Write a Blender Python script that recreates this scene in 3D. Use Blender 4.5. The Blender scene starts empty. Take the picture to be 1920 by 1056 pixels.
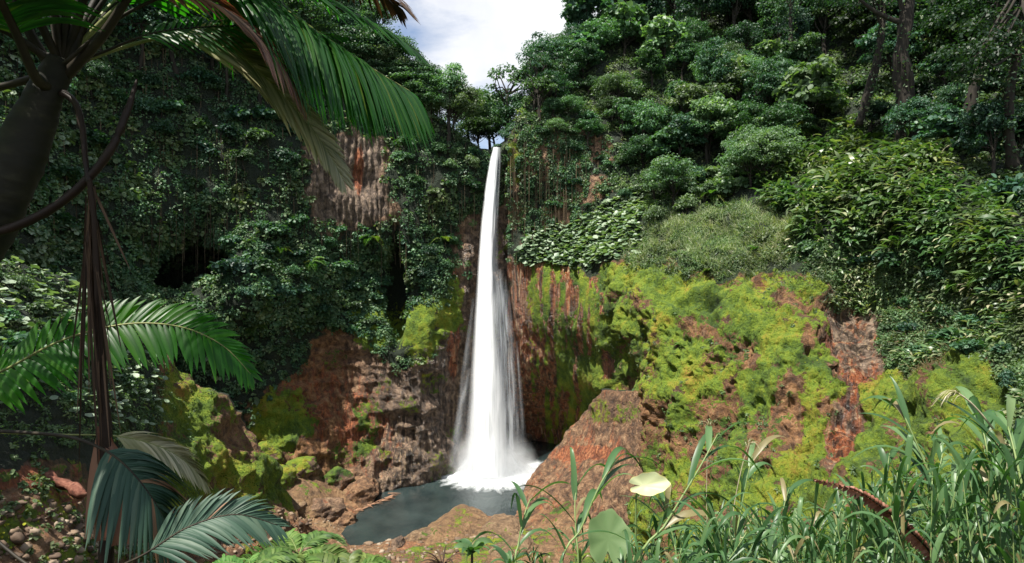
# Tropical crater waterfall -- everything is built in code.
import bpy, math
import numpy as np
from mathutils import Vector

RNG = np.random.default_rng(11)
F = 1070.0                       # focal length in photograph pixels (1920 wide)
POOL = -53.0                     # water level, metres below the camera
scene = bpy.context.scene
COL = scene.collection
R = math.radians

# ------------------------------------------------------------------ helpers
def at(px, py, D):
    return np.array([(px - 960) / F * D, D, (528 - py) / F * D])

def at_arr(px, py, D):
    return np.stack([(px - 960) / F * D, D + 0 * px, (528 - py) / F * D], -1)

def nrm(v):
    return v / np.maximum(np.linalg.norm(v, axis=-1, keepdims=True), 1e-9)

def sstep(a, b, x):
    t = np.clip((x - a) / (b - a), 0, 1)
    return t * t * (3 - 2 * t)

def _hash(ix, iy, iz, seed):
    h = (ix * 374761393 + iy * 668265263 + iz * 2147483647 + seed * 974711) & 0xFFFFFFFF
    h = ((h ^ (h >> 13)) * 1274126177) & 0xFFFFFFFF
    h = ((h ^ (h >> 16)) * 2246822519) & 0xFFFFFFFF
    return ((h ^ (h >> 13)) & 0xFFFF) / 65535.0

def vnoise(P, seed=0):
    P = np.asarray(P, float)
    I = np.floor(P).astype(np.int64); f = P - I
    f = f * f * f * (f * (f * 6 - 15) + 10)
    r = 0
    for dx in (0, 1):
        wx = f[..., 0] if dx else 1 - f[..., 0]
        for dy in (0, 1):
            wy = f[..., 1] if dy else 1 - f[..., 1]
            for dz in (0, 1):
                wz = f[..., 2] if dz else 1 - f[..., 2]
                r = r + wx * wy * wz * _hash(I[..., 0] + dx, I[..., 1] + dy, I[..., 2] + dz, seed)
    return r

def fbm(P, scale, octaves=4, seed=0, gain=0.5):
    P = np.asarray(P, float) * np.asarray(scale)
    s, a, t = 0, 1.0, 0
    for o in range(octaves):
        s = s + a * (vnoise(P + 17.3 * o, seed + o) * 2 - 1); t += a
        P = P * 2.03; a *= gain
    return s / t

def ridged(P, scale, octaves=4, seed=0):
    P = np.asarray(P, float) * np.asarray(scale)
    s, a, t = 0, 1.0, 0
    for o in range(octaves):
        s = s + a * (1 - np.abs(vnoise(P + 9.1 * o, seed + o) * 2 - 1)); t += a
        P = P * 2.1; a *= 0.5
    return s / t

def tps(ctrl):
    c = np.array(ctrl, float)
    X = c[:, :2] / 500.0; y = np.log(c[:, 2]); n = len(c)
    def phi(r2): return 0.5 * r2 * np.log(r2 + 1e-12)
    d = ((X[:, None] - X[None]) ** 2).sum(-1)
    K = phi(d) + np.eye(n) * 2e-3
    Pm = np.hstack([np.ones((n, 1)), X])
    A = np.block([[K, Pm], [Pm.T, np.zeros((3, 3))]])
    w = np.linalg.solve(A, np.concatenate([y, np.zeros(3)]))
    def ev(px, py):
        q = np.stack([px, py], -1) / 500.0
        out = w[n] + q @ w[n + 1:]
        for i in range(n):
            out = out + w[i] * phi(((q - X[i]) ** 2).sum(-1))
        return np.exp(out)
    return ev

def inpoly(px, py, poly):
    r = np.zeros(np.shape(px), bool); n = len(poly)
    for i in range(n):
        x1, y1 = poly[i]; x2, y2 = poly[(i + 1) % n]
        if y1 == y2: continue
        c = ((y1 > py) != (y2 > py)) & (px < (x2 - x1) * (py - y1) / (y2 - y1) + x1)
        r ^= c
    return r

def polymask(px, py, poly, soft=10, warp=14, seed=3):
    """soft, ragged-edged mask of a region of a surface"""
    q = np.stack([px, py, 0 * px], -1)
    m = 0
    if warp > 0:
        px = px + warp * fbm(q, 1 / 30., 3, seed) * 2; py = py + warp * fbm(q, 1 / 30., 3, seed + 9) * 2
    for k in range(6):
        m = m + inpoly(px + soft * math.cos(k * 1.047), py + soft * math.sin(k * 1.047), poly)
    return m / 6.0

def mesh_np(name, V, Fc, attrs=None, smooth=True):
    me = bpy.data.meshes.new(name)
    V = np.ascontiguousarray(V, np.float32); Fc = np.ascontiguousarray(Fc, np.int32)
    k = Fc.shape[1]
    me.vertices.add(len(V)); me.vertices.foreach_set('co', V.ravel())
    me.loops.add(Fc.size); me.loops.foreach_set('vertex_index', Fc.ravel())
    me.polygons.add(len(Fc))
    me.polygons.foreach_set('loop_start', np.arange(0, Fc.size, k, dtype=np.int32))
    if smooth: me.polygons.foreach_set('use_smooth', np.ones(len(Fc), bool))
    for an, av in (attrs or {}).items():
        a = me.attributes.new(an, 'FLOAT', 'POINT')
        a.data.foreach_set('value', np.ascontiguousarray(av, np.float32).ravel())
    me.update(calc_edges=True)
    return me

def link(name, me, mat=None, parent=None):
    o = bpy.data.objects.new(name, me); COL.objects.link(o)
    if mat is not None and not len(me.materials): me.materials.append(mat)
    if parent is not None: o.parent = parent
    return o

def tag(o, label=None, cat=None, group=None, kind=None):
    if label: o['label'] = label
    if cat: o['category'] = cat
    if group: o['group'] = group
    if kind: o['kind'] = kind
    return o

def empty(name, loc, label=None, cat=None, group=None):
    o = bpy.data.objects.new(name, None); COL.objects.link(o); o.location = [float(v) for v in loc]
    o.empty_display_size = 0.2
    return tag(o, label, cat, group)

class MB:
    """collects pieces (vertices, faces of 4, per-piece random) into one mesh"""
    def __init__(s): s.V, s.F, s.A, s.n = [], [], [], 0
    def add(s, V, Fc, rnd=None):
        V = np.asarray(V, float); Fc = np.asarray(Fc, int)
        if Fc.shape[1] == 3: Fc = np.hstack([Fc, Fc[:, 2:3]])
        s.V.append(V); s.F.append(Fc + s.n); s.n += len(V)
        a = RNG.random() if rnd is None else rnd
        s.A.append(np.broadcast_to(np.asarray(a, float), (len(V),)).copy())
        return s
    def mesh(s, name, smooth=True, origin=None):
        V = np.concatenate(s.V); Fc = np.concatenate(s.F)
        if origin is not None: V = V - np.asarray(origin)
        tri = Fc[:, 2] == Fc[:, 3]
        if tri.all(): Fc = Fc[:, :3]
        elif tri.any(): Fc = np.concatenate([Fc[~tri][:, [0, 1, 2]], Fc[~tri][:, [0, 2, 3]], Fc[tri][:, :3]])
        return mesh_np(name, V, Fc, {'rnd': np.concatenate(s.A)}, smooth)
    def build(s, name, mat, parent=None, origin=None, smooth=True):
        return link(name, s.mesh(name, smooth, origin), mat, parent)

def frames(P):
    T = np.gradient(P, axis=0); T = nrm(T)
    ref = np.array([0.31, 0.17, 0.93]); S = nrm(np.cross(T, ref)); U = np.cross(S, T)
    return T, S, U

def tube(P, rad, sides=7, rough=0.0, caps=True):
    P = np.asarray(P, float); n = len(P); rad = np.broadcast_to(np.asarray(rad, float), (n,))
    T, S, U = frames(P)
    a = np.arange(sides) / sides * 2 * np.pi
    V = P[:, None] + (np.cos(a)[None, :, None] * S[:, None] + np.sin(a)[None, :, None] * U[:, None]) * rad[:, None, None]
    if rough: V = V + fbm(V, 1.0 / max(rad.max(), .01) * 0.8, 3, 5)[..., None] * rough * (V - P[:, None])
    V = V.reshape(-1, 3)
    i = np.arange(n - 1)[:, None] * sides; j = np.arange(sides)[None]; k = (j + 1) % sides
    Fc = np.stack([i + j, i + k, i + sides + k, i + sides + j], -1).reshape(-1, 4)
    if caps:
        V = np.concatenate([V, P[:1], P[-1:]]); c0 = n * sides
        q = np.arange(sides); q2 = (q + 1) % sides
        Fc = np.concatenate([Fc, np.stack([q2, q, q * 0 + c0, q * 0 + c0], -1),
                             np.stack([q + (n - 1) * sides, q2 + (n - 1) * sides, q * 0 + c0 + 1, q * 0 + c0 + 1], -1)])
    return V, Fc

def spline(ctrl, n):
    """Catmull-Rom through control rows"""
    c = np.asarray(ctrl, float); m = len(c)
    t = np.linspace(0, m - 1, n); i = np.clip(t.astype(int), 0, m - 2); f = (t - i)[:, None]
    p = lambda k: c[np.clip(k, 0, m - 1)]
    p0, p1, p2, p3 = p(i - 1), p(i), p(i + 1), p(i + 2)
    return 0.5 * (2 * p1 + (p2 - p0) * f + (2 * p0 - 5 * p1 + 4 * p2 - p3) * f ** 2 + (3 * p1 - p0 - 3 * p2 + p3) * f ** 3)

def pxline(ctrl, n):
    c = spline(ctrl, n)
    return at_arr(c[:, 0], c[:, 1], c[:, 2])

# ------------------------------------------------------------------ materials
def newmat(name):
    m = bpy.data.materials.new(name); m.use_nodes = True
    nt = m.node_tree; nt.nodes.clear()
    return m, nt
def N(nt, typ, **kw):
    n = nt.nodes.new(typ)
    for k, v in kw.items():
        if k.startswith('i_'): n.inputs[k[2:].replace('_', ' ')].default_value = v
        else: setattr(n, k, v)
    return n
def L(nt, a, b): nt.links.new(a, b)
def mathn(nt, op, a, b=None, clamp=False):
    n = nt.nodes.new('ShaderNodeMath'); n.operation = op; n.use_clamp = clamp
    for i, v in enumerate((a, b)):
        if v is None: continue
        if isinstance(v, (int, float)): n.inputs[i].default_value = v
        else: nt.links.new(v, n.inputs[i])
    return n.outputs[0]
def mixc(nt, fac, a, b, mode='MIX'):
    n = nt.nodes.new('ShaderNodeMix'); n.data_type = 'RGBA'; n.blend_type = mode
    for s, v in ((n.inputs[0], fac), (n.inputs[6], a), (n.inputs[7], b)):
        if isinstance(v, (int, float)): s.default_value = v
        elif isinstance(v, tuple): s.default_value = (*v, 1)
        else: nt.links.new(v, s)
    return n.outputs[2]
def ramp(nt, fac, stops):
    n = nt.nodes.new('ShaderNodeValToRGB'); e = n.color_ramp.elements
    while len(e) < len(stops): e.new(0.5)
    for i, (p, c) in enumerate(stops):
        e[i].position = p; e[i].color = (*c, 1) if isinstance(c, tuple) else (c, c, c, 1)
    nt.links.new(fac, n.inputs[0]); return n.outputs[0]
def attr(nt, name):
    n = nt.nodes.new('ShaderNodeAttribute'); n.attribute_name = name; return n.outputs['Fac']
def noise(nt, scale, detail=5, rough=0.55, vec=None, vscale=None, dist=0.0):
    n = nt.nodes.new('ShaderNodeTexNoise')
    n.inputs['Scale'].default_value = scale; n.inputs['Detail'].default_value = detail
    n.inputs['Roughness'].default_value = rough; n.inputs['Distortion'].default_value = dist
    if vec is None:
        vec = nt.nodes.new('ShaderNodeTexCoord').outputs['Object']
    if vscale:
        mp = nt.nodes.new('ShaderNodeMapping'); mp.inputs['Scale'].default_value = vscale
        nt.links.new(vec, mp.inputs[0]); vec = mp.outputs[0]
    nt.links.new(vec, n.inputs['Vector'])
    return n.outputs['Fac']

def leafmat(name, stops, trans=0.3, rough=0.4, spec=0.5, tcol=None, objvar=0.35, patchy=False):
    """leaf: colour varies leaf by leaf and plant by plant; some light passes through"""
    m, nt = newmat(name)
    c = ramp(nt, attr(nt, 'rnd'), stops)
    if objvar:
        oi = N(nt, 'ShaderNodeObjectInfo')
        hs = N(nt, 'ShaderNodeHueSaturation')
        L(nt, c, hs.inputs['Color'])
        r = oi.outputs['Random']
        L(nt, mathn(nt, 'ADD', mathn(nt, 'MULTIPLY', r, 0.09), 0.455), hs.inputs['Hue'])
        r2 = mathn(nt, 'FRACT', mathn(nt, 'MULTIPLY', r, 7.31))
        L(nt, mathn(nt, 'ADD', mathn(nt, 'MULTIPLY', r2, objvar * 2), 1 - objvar), hs.inputs['Value'])
        c = hs.outputs[0]
    else:
        gp = nt.nodes.new('ShaderNodeNewGeometry').outputs['Position']
        hs = N(nt, 'ShaderNodeHueSaturation'); L(nt, c, hs.inputs['Color'])
        L(nt, ramp(nt, noise(nt, .11, 4, .6, gp), [(.3, .455), (.7, .525)]), hs.inputs['Hue'])
        L(nt, mathn(nt, 'MULTIPLY', ramp(nt, noise(nt, .17, 5, .6, gp, vscale=(1.3, 1.3, 1.0)), [(.32, .33), (.68, .75)]), 2.0), hs.inputs['Value'])
        if patchy: c = hs.outputs[0]
    p = N(nt, 'ShaderNodeBsdfPrincipled', i_Roughness=rough)
    p.inputs['Specular IOR Level'].default_value = spec
    L(nt, c, p.inputs['Base Color'])
    t = N(nt, 'ShaderNodeBsdfTranslucent')
    tc = mixc(nt, 1.0, c, tcol or (1.5, 1.9, 0.5), 'MULTIPLY')
    L(nt, tc, t.inputs['Color'])
    mx = N(nt, 'ShaderNodeMixShader'); mx.inputs[0].default_value = trans
    L(nt, p.outputs[0], mx.inputs[1]); L(nt, t.outputs[0], mx.inputs[2])
    o = N(nt, 'ShaderNodeOutputMaterial'); L(nt, mx.outputs[0], o.inputs[0])
    return m

def plainmat(name, stops, scale=6, rough=0.8, bump=0.4, vscale=None, dist=0.02, spec=0.3):
    m, nt = newmat(name)
    n1 = noise(nt, scale, 8, 0.65, vscale=vscale)
    c = ramp(nt, n1, stops)
    p = N(nt, 'ShaderNodeBsdfPrincipled', i_Roughness=rough); L(nt, c, p.inputs['Base Color'])
    p.inputs['Specular IOR Level'].default_value = spec
    if bump:
        b = N(nt, 'ShaderNodeBump', i_Strength=bump, i_Distance=dist); L(nt, n1, b.inputs['Height'])
        L(nt, b.outputs[0], p.inputs['Normal'])
    o = N(nt, 'ShaderNodeOutputMaterial'); L(nt, p.outputs[0], o.inputs[0])
    return m

def rockmat(name):
    """cliff: brown rock, iron-red run-off streaks, moss and dark soil where the surface carries them"""
    m, nt = newmat(name)
    gp = nt.nodes.new('ShaderNodeNewGeometry').outputs['Position']
    big = noise(nt, 0.09, 6, 0.6, gp); mid = noise(nt, 0.55, 8, 0.72, gp, dist=0.4); fine = noise(nt, 2.6, 8, 0.75, gp)
    mid2 = noise(nt, 0.42, 7, 0.7, gp, vscale=(1, 1, .7))
    streak = noise(nt, 1.0, 6, 0.6, gp, vscale=(0.75, 0.75, 0.035), dist=0.6)
    streak2 = noise(nt, 1.0, 5, 0.6, gp, vscale=(1.9, 1.9, 0.12), dist=0.5)
    vo = nt.nodes.new('ShaderNodeTexVoronoi'); vo.feature = 'DISTANCE_TO_EDGE'; vo.inputs['Scale'].default_value = .33
    vm = nt.nodes.new('ShaderNodeMix'); vm.data_type = 'VECTOR'; vm.inputs[0].default_value = .85
    L(nt, gp, vm.inputs[4])
    va = N(nt, 'ShaderNodeVectorMath', operation='ADD'); L(nt, gp, va.inputs[0])
    vn = nt.nodes.new('ShaderNodeTexNoise'); vn.inputs['Scale'].default_value = .4; vn.inputs['Detail'].default_value = 5; L(nt, gp, vn.inputs['Vector'])
    vq = N(nt, 'ShaderNodeVectorMath', operation='SCALE'); L(nt, vn.outputs['Color'], vq.inputs[0]); vq.inputs['Scale'].default_value = 5.0
    L(nt, vq.outputs[0], va.inputs[1]); L(nt, va.outputs[0], vm.inputs[5])
    vmp = nt.nodes.new('ShaderNodeMapping'); vmp.inputs['Scale'].default_value = (1, 1, .55); L(nt, vm.outputs[1], vmp.inputs[0]); L(nt, vmp.outputs[0], vo.inputs['Vector'])
    crack = ramp(nt, vo.outputs['Distance'], [(0.0, 0.0), (0.10, 1.0)])
    rock = ramp(nt, mid, [(0.30, (0.030, 0.018, 0.012)), (0.44, (0.13, 0.062, 0.028)), (0.55, (0.28, 0.14, 0.058)), (0.70, (0.46, 0.29, 0.15))])
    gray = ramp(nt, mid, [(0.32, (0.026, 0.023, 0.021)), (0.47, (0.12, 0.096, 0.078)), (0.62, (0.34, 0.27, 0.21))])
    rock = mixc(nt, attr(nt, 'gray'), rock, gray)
    redc = ramp(nt, mathn(nt, 'ADD', mathn(nt, 'MULTIPLY', streak2, .6), mathn(nt, 'MULTIPLY', mid, .4)), [(0.34, (0.06, 0.022, 0.014)), (0.45, (0.19, 0.055, 0.024)), (0.55, (0.38, 0.115, 0.04)), (0.66, (0.56, 0.27, 0.12))])
    rf = mathn(nt, 'ADD', attr(nt, 'red'), mathn(nt, 'MULTIPLY', mathn(nt, 'SUBTRACT', streak, 0.5), 1.6))
    rf = ramp(nt, rf, [(0.38, 0.0), (0.62, 0.92)])
    c = mixc(nt, rf, rock, redc)
    tanc = ramp(nt, mid, [(.3, (.11, .065, .03)), (.5, (.25, .16, .08)), (.7, (.40, .29, .16))])
    c = mixc(nt, attr(nt, 'tan'), c, tanc)
    # pale mineral runs
    pf = mathn(nt, 'MULTIPLY', ramp(nt, streak2, [(0.56, 0.0), (0.64, 1.0)]), attr(nt, 'pale'))
    c = mixc(nt, pf, c, (0.50, 0.36, 0.21))
    dk = mathn(nt, 'MULTIPLY', ramp(nt, noise(nt, 1.0, 5, .6, gp, vscale=(1.1, 1.1, .05), dist=.4), [(.50, 0.0), (.60, .85)]), attr(nt, 'wet'))
    c = mixc(nt, dk, c, (.022, .016, .012))
    # soil under plants
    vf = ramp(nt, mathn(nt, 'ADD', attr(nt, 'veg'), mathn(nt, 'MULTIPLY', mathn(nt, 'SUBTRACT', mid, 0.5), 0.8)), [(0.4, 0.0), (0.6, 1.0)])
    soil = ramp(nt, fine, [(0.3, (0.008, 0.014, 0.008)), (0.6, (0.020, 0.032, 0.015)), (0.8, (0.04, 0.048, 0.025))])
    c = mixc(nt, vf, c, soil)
    mm = mathn(nt, 'ADD', attr(nt, 'moss'), mathn(nt, 'MULTIPLY', mathn(nt, 'SUBTRACT', mid, 0.5), 2.1))
    mm = mathn(nt, 'ADD', mm, mathn(nt, 'MULTIPLY', mathn(nt, 'SUBTRACT', fine, 0.5), 1.0))
    mf = ramp(nt, mm, [(0.50, 0.0), (0.55, 1.0)])
    mossc = ramp(nt, mathn(nt, 'ADD', mathn(nt, 'ADD', mathn(nt, 'MULTIPLY', big, 0.40), mathn(nt, 'MULTIPLY', mid2, 0.40)), mathn(nt, 'MULTIPLY', fine, 0.22)),
                 [(0.40, (0.022, 0.050, 0.008)), (0.47, (0.075, 0.135, 0.010)), (0.53, (0.155, 0.225, 0.011)), (0.585, (0.24, 0.24, 0.015)), (0.64, (0.30, 0.17, 0.03))])
    c = mixc(nt, mf, c, mossc)
    p = N(nt, 'ShaderNodeBsdfPrincipled'); L(nt, c, p.inputs['Base Color'])
    wet = mathn(nt, 'MULTIPLY', attr(nt, 'wet'), mathn(nt, 'SUBTRACT', 1.0, mf))
    L(nt, mathn(nt, 'SUBTRACT', 0.9, mathn(nt, 'MULTIPLY', wet, 0.62)), p.inputs['Roughness'])
    p.inputs['Specular IOR Level'].default_value = 0.5
    h = mathn(nt, 'ADD', mathn(nt, 'ADD', mid, mathn(nt, 'MULTIPLY', crack, .22)), mathn(nt, 'MULTIPLY', fine, 0.6))
    h = mathn(nt, 'ADD', h, mathn(nt, 'MULTIPLY', mf, 0.25))
    b = N(nt, 'ShaderNodeBump', i_Strength=1.0, i_Distance=1.1); L(nt, h, b.inputs['Height']); L(nt, b.outputs[0], p.inputs['Normal'])
    o = N(nt, 'ShaderNodeOutputMaterial'); L(nt, p.outputs[0], o.inputs[0])
    return m

M = {}
M['rock'] = rockmat('cliff_rock')
M['vine'] = leafmat('creeper_leaf', [(0, (0.030, 0.075, 0.040)), (0.5, (0.062, 0.130, 0.064)), (0.85, (0.11, 0.18, 0.085)), (1, (0.18, 0.22, 0.12))], 0.25, 0.5, 0.35, objvar=0, patchy=True)
M['scrub'] = leafmat('scrub_leaf', [(0, (0.032, 0.066, 0.024)), (0.5, (0.070, 0.120, 0.050)), (0.9, (0.13, 0.185, 0.085)), (1, (0.22, 0.22, 0.11))], 0.28, 0.5, 0.35, objvar=0, patchy=True)
M['blade'] = leafmat('ginger_leaf', [(0, (0.024, 0.060, 0.022)), (0.5, (0.060, 0.115, 0.040)), (0.8, (0.13, 0.18, 0.075)), (1, (0.34, 0.32, 0.20))], 0.25, 0.40, 0.5, objvar=0, patchy=True)
M['gunnera'] = leafmat('umbrella_leaf', [(0, (0.08, 0.14, 0.075)), (0.6, (0.19, 0.26, 0.16)), (1, (0.32, 0.38, 0.28))], 0.2, 0.45, 0.5, objvar=0)
M['hillgrass'] = leafmat('slope_grass', [(0, (0.09, 0.14, 0.06)), (0.6, (0.19, 0.25, 0.12)), (1, (0.32, 0.33, 0.20))], 0.3, 0.5, 0.4, objvar=0, patchy=True)
M['mossleaf'] = leafmat('moss_cushion', [(0, (0.030, 0.062, 0.010)), (0.5, (0.10, 0.15, 0.014)), (1, (0.25, 0.26, 0.022))], 0.15, 0.8, 0.15, objvar=0)
M['root'] = leafmat('dead_root', [(0, (.022, .018, .012)), (.6, (.06, .045, .03)), (1, (.17, .125, .08))], .05, .9, .1, objvar=0)
M['straw'] = leafmat('straw_blade', [(0, (.08, .075, .035)), (.5, (.19, .15, .08)), (1, (.34, .26, .15))], .2, .7, .2, objvar=0)
M['tree_a'] = leafmat('tree_leaf_dark', [(0, (0.017, 0.050, 0.028)), (0.6, (0.036, 0.092, 0.048)), (1, (0.078, 0.145, 0.078))], 0.25, 0.5, 0.35)
M['tree_b'] = leafmat('tree_leaf_mid', [(0, (0.026, 0.070, 0.032)), (0.6, (0.058, 0.130, 0.062)), (1, (0.115, 0.20, 0.11))], 0.28, 0.5, 0.35)
M['tree_c'] = leafmat('tree_leaf_pale', [(0, (0.045, 0.095, 0.045)), (0.6, (0.10, 0.17, 0.085)), (1, (0.18, 0.24, 0.15))], 0.3, 0.5, 0.35)
M['tree_shade'] = leafmat('tree_leaf_shade', [(0, (0.010, 0.028, 0.014)), (0.6, (0.022, 0.054, 0.024)), (1, (0.05, 0.09, 0.04))], 0.25, 0.5, 0.3)  # dark leaf copied darker: forest shade painted into the colour
M['fern'] = leafmat('fern_leaf', [(0, (0.05, 0.10, 0.02)), (0.6, (0.11, 0.18, 0.04)), (1, (0.20, 0.25, 0.08))], 0.35, 0.45, 0.4)
M['bark'] = plainmat('tree_bark', [(0.3, (0.012, 0.010, 0.008)), (0.6, (0.04, 0.034, 0.026)), (0.8, (0.10, 0.088, 0.07))], 1.5, 0.9, 0.6, vscale=(1, 1, .25), dist=0.1)
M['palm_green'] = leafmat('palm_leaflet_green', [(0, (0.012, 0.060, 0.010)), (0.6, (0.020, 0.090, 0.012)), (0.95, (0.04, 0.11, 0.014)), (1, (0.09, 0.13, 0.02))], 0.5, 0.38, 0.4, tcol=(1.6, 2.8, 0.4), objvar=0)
M['palm_lit'] = leafmat('palm_leaflet_lit', [(0, (0.016, 0.075, 0.010)), (0.6, (0.028, 0.115, 0.012)), (0.95, (0.05, 0.14, 0.014)), (1, (0.13, 0.16, 0.02))], 0.6, 0.38, 0.4, tcol=(2.4, 3.2, 0.3), objvar=0)  # brighter copy of the green leaflet, sunlit look put into the colour
M['palm_teal'] = leafmat('palm_leaflet_grey', [(0, (0.024, 0.055, 0.036)), (0.6, (0.042, 0.085, 0.056)), (0.93, (0.08, 0.12, 0.08)), (1, (0.20, 0.11, 0.06))], 0.15, 0.5, 0.25, objvar=0)
M['palm_straw_sheen'] = leafmat('palm_leaflet_straw_sheen', [(0, (0.14, 0.15, 0.06)), (0.5, (0.30, 0.28, 0.15)), (1, (0.50, 0.45, 0.30))], 0.3, 0.28, 0.6, tcol=(1.2, 1.2, 0.6), objvar=0)  # real straw, and pale tone painting the gloss of green leaflets
M['palm_dead'] = leafmat('palm_leaflet_dead', [(0, (0.020, 0.012, 0.008)), (0.6, (0.05, 0.03, 0.018)), (1, (0.12, 0.075, 0.045))], 0.1, 0.7, 0.2, tcol=(1.2, 0.9, 0.5), objvar=0)
M['palm_brown'] = leafmat('palm_leaflet_brown', [(0, (0.07, 0.028, 0.018)), (0.6, (0.16, 0.065, 0.035)), (1, (0.28, 0.15, 0.09))], 0.2, 0.5, 0.4, tcol=(1.3, 0.9, 0.5), objvar=0)
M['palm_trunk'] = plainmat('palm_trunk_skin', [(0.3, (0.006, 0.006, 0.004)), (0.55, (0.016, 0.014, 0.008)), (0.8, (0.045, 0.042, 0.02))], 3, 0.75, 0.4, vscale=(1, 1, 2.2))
M['petiole'] = plainmat('palm_petiole_skin', [(0.3, (0.010, 0.007, 0.004)), (0.6, (0.026, 0.019, 0.009)), (0.8, (0.06, 0.05, 0.02))], 5, 0.6, 0.2)
M['rachis_green'] = plainmat('palm_rachis_green', [(0.3, (0.10, 0.13, 0.03)), (0.7, (0.25, 0.25, 0.09))], 5, 0.5, 0.1)
M['stalk_brown'] = plainmat('dead_stalk_skin', [(0.3, (0.008, 0.004, 0.003)), (0.6, (0.020, 0.009, 0.005)), (0.85, (0.055, 0.024, 0.012))], 4, 0.6, 0.3)
M['grass'] = leafmat('cane_grass_blade', [(0, (0.030, 0.075, 0.026)), (0.55, (0.060, 0.130, 0.046)), (0.9, (0.12, 0.20, 0.08)), (1, (0.20, 0.17, 0.08))], 0.28, 0.40, 0.38, tcol=(1.3, 1.8, 0.4), objvar=0)
M['grass_stem'] = plainmat('cane_grass_stem', [(0.3, (0.11, 0.17, 0.05)), (0.7, (0.22, 0.28, 0.11))], 3, 0.45, 0.1)
M['dry_stem'] = plainmat('dry_grass_stem', [(0.3, (0.30, 0.25, 0.15)), (0.7, (0.52, 0.46, 0.32))], 9, 0.7, 0.1)
M['pale_leaf'] = leafmat('pale_yellow_leaf', [(0, (0.42, 0.46, 0.26)), (0.5, (0.50, 0.52, 0.30)), (1, (0.60, 0.50, 0.12))], 0.3, 0.45, 0.4, tcol=(1.1, 1.15, 0.6), objvar=0)
M['round_leaf'] = leafmat('round_green_leaf', [(0, (0.15, 0.24, 0.10)), (1, (0.24, 0.33, 0.15))], 0.45, 0.45, 0.4, tcol=(1.2, 1.5, 0.7), objvar=0)
M['palm_red'] = leafmat('dead_frond_red', [(0, (0.13, 0.045, 0.028)), (0.6, (0.27, 0.11, 0.07)), (1, (0.46, 0.26, 0.19))], 0.2, 0.6, 0.3, tcol=(1.3, 0.9, 0.5), objvar=0)
M['wood'] = plainmat('bleached_wood', [(0.3, (0.20, 0.10, 0.06)), (0.7, (0.45, 0.26, 0.16))], 2, 0.8, 0.2)

# ------------------------------------------------------------------ terrain sheets
class Sheet: pass

def make_sheet(name, PX, PY, ctrl, disp, masks, label=None, skirt=None):
    """PX,PY: (h,w) layout of the control surface; skirt(P)->list of extra rows carried behind the crest"""
    s = Sheet(); s.px, s.py = PX, PY
    D = tps(ctrl)(PX, PY)
    P = at_arr(PX, PY, D)
    gx = np.gradient(P, axis=1); gy = np.gradient(P, axis=0)
    Nn = nrm(np.cross(gx, gy)); flip = (Nn * P).sum(-1) > 0
    Nn[flip] *= -1
    P = P + Nn * disp(P, PX, PY)[..., None]
    gx = np.gradient(P, axis=1); gy = np.gradient(P, axis=0)
    Nn = nrm(np.cross(gx, gy)); flip = (Nn * P).sum(-1) > 0; Nn[flip] *= -1
    s.P, s.N = P, Nn
    s.m = masks(P, PX, PY, Nn)
    Pall, at_all = P, dict(s.m)
    if skirt:
        for axis, side, offs in skirt:
            edge = (Pall[:1] if side == 0 else Pall[-1:]) if axis == 0 else (Pall[:, :1] if side == 0 else Pall[:, -1:])
            rows = [edge + np.array(o) for o in offs]
            rows = [r + fbm(r, .08, 3, 4)[..., None] * np.array([0, 1.5, 1.5]) for r in rows]
            if side == 0: rows = rows[::-1]
            ext = np.concatenate(rows, axis)
            Pall = np.concatenate([ext, Pall] if side == 0 else [Pall, ext], axis)
            for k in at_all:
                a = at_all[k]
                e = (a[:1] if side == 0 else a[-1:]) if axis == 0 else (a[:, :1] if side == 0 else a[:, -1:])
                e = np.repeat(e, len(offs), axis)
                if k == 'veg': e = e * 0 + 1
                if k == 'moss': e = e * .3
                at_all[k] = np.concatenate([e, a] if side == 0 else [a, e], axis)
    h, w = Pall.shape[:2]
    i = (np.arange(h - 1)[:, None] * w + np.arange(w - 1)[None]).ravel()
    Fc = np.stack([i, i + w, i + w + 1, i + 1], -1)
    me = mesh_np(name, Pall.reshape(-1, 3), Fc, {k: v for k, v in at_all.items()})
    o = link(name, me, M['rock']); tag(o, label, None, None, 'structure')
    # sampling tables
    A = 0.5 * np.linalg.norm(np.cross(P[1:, 1:] - P[:-1, :-1], P[1:, :-1] - P[:-1, 1:]), axis=-1)
    s.area = A
    return s

def sample(s, dens, n, rng):
    """n points on the sheet, probability ~ area * density (h,w)"""
    d = 0.25 * (dens[1:, 1:] + dens[:-1, 1:] + dens[1:, :-1] + dens[:-1, :-1])
    w = (s.area * np.clip(d, 0, None)).ravel(); c = np.cumsum(w)
    k = np.searchsorted(c, rng.random(n) * c[-1]); k = np.clip(k, 0, len(c) - 1)
    W = s.P.shape[1] - 1; i, j = k // W, k % W
    a, b = rng.random(n)[:, None], rng.random(n)[:, None]
    g = lambda X: (X[i, j] * (1 - a) + X[i + 1, j] * a) * (1 - b) + (X[i, j + 1] * (1 - a) + X[i + 1, j + 1] * a) * b
    return g(s.P), nrm(g(s.N)), s.px[i, j], s.py[i, j]

def grid(x0, x1, nx, y_top, y_bot, ny):
    """columns x0..x1, rows from the crest y_top(px) to y_bot(px)"""
    u = np.linspace(x0, x1, nx); v = np.linspace(0, 1, ny)[:, None]
    t = y_top(u)[None]; b = y_bot(u)[None] if callable(y_bot) else y_bot
    return np.broadcast_to(u[None], (ny, nx)).copy(), t + (b - t) * v

def curve(pts):
    x, y = zip(*pts); return lambda u: np.interp(u, x, y)

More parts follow.
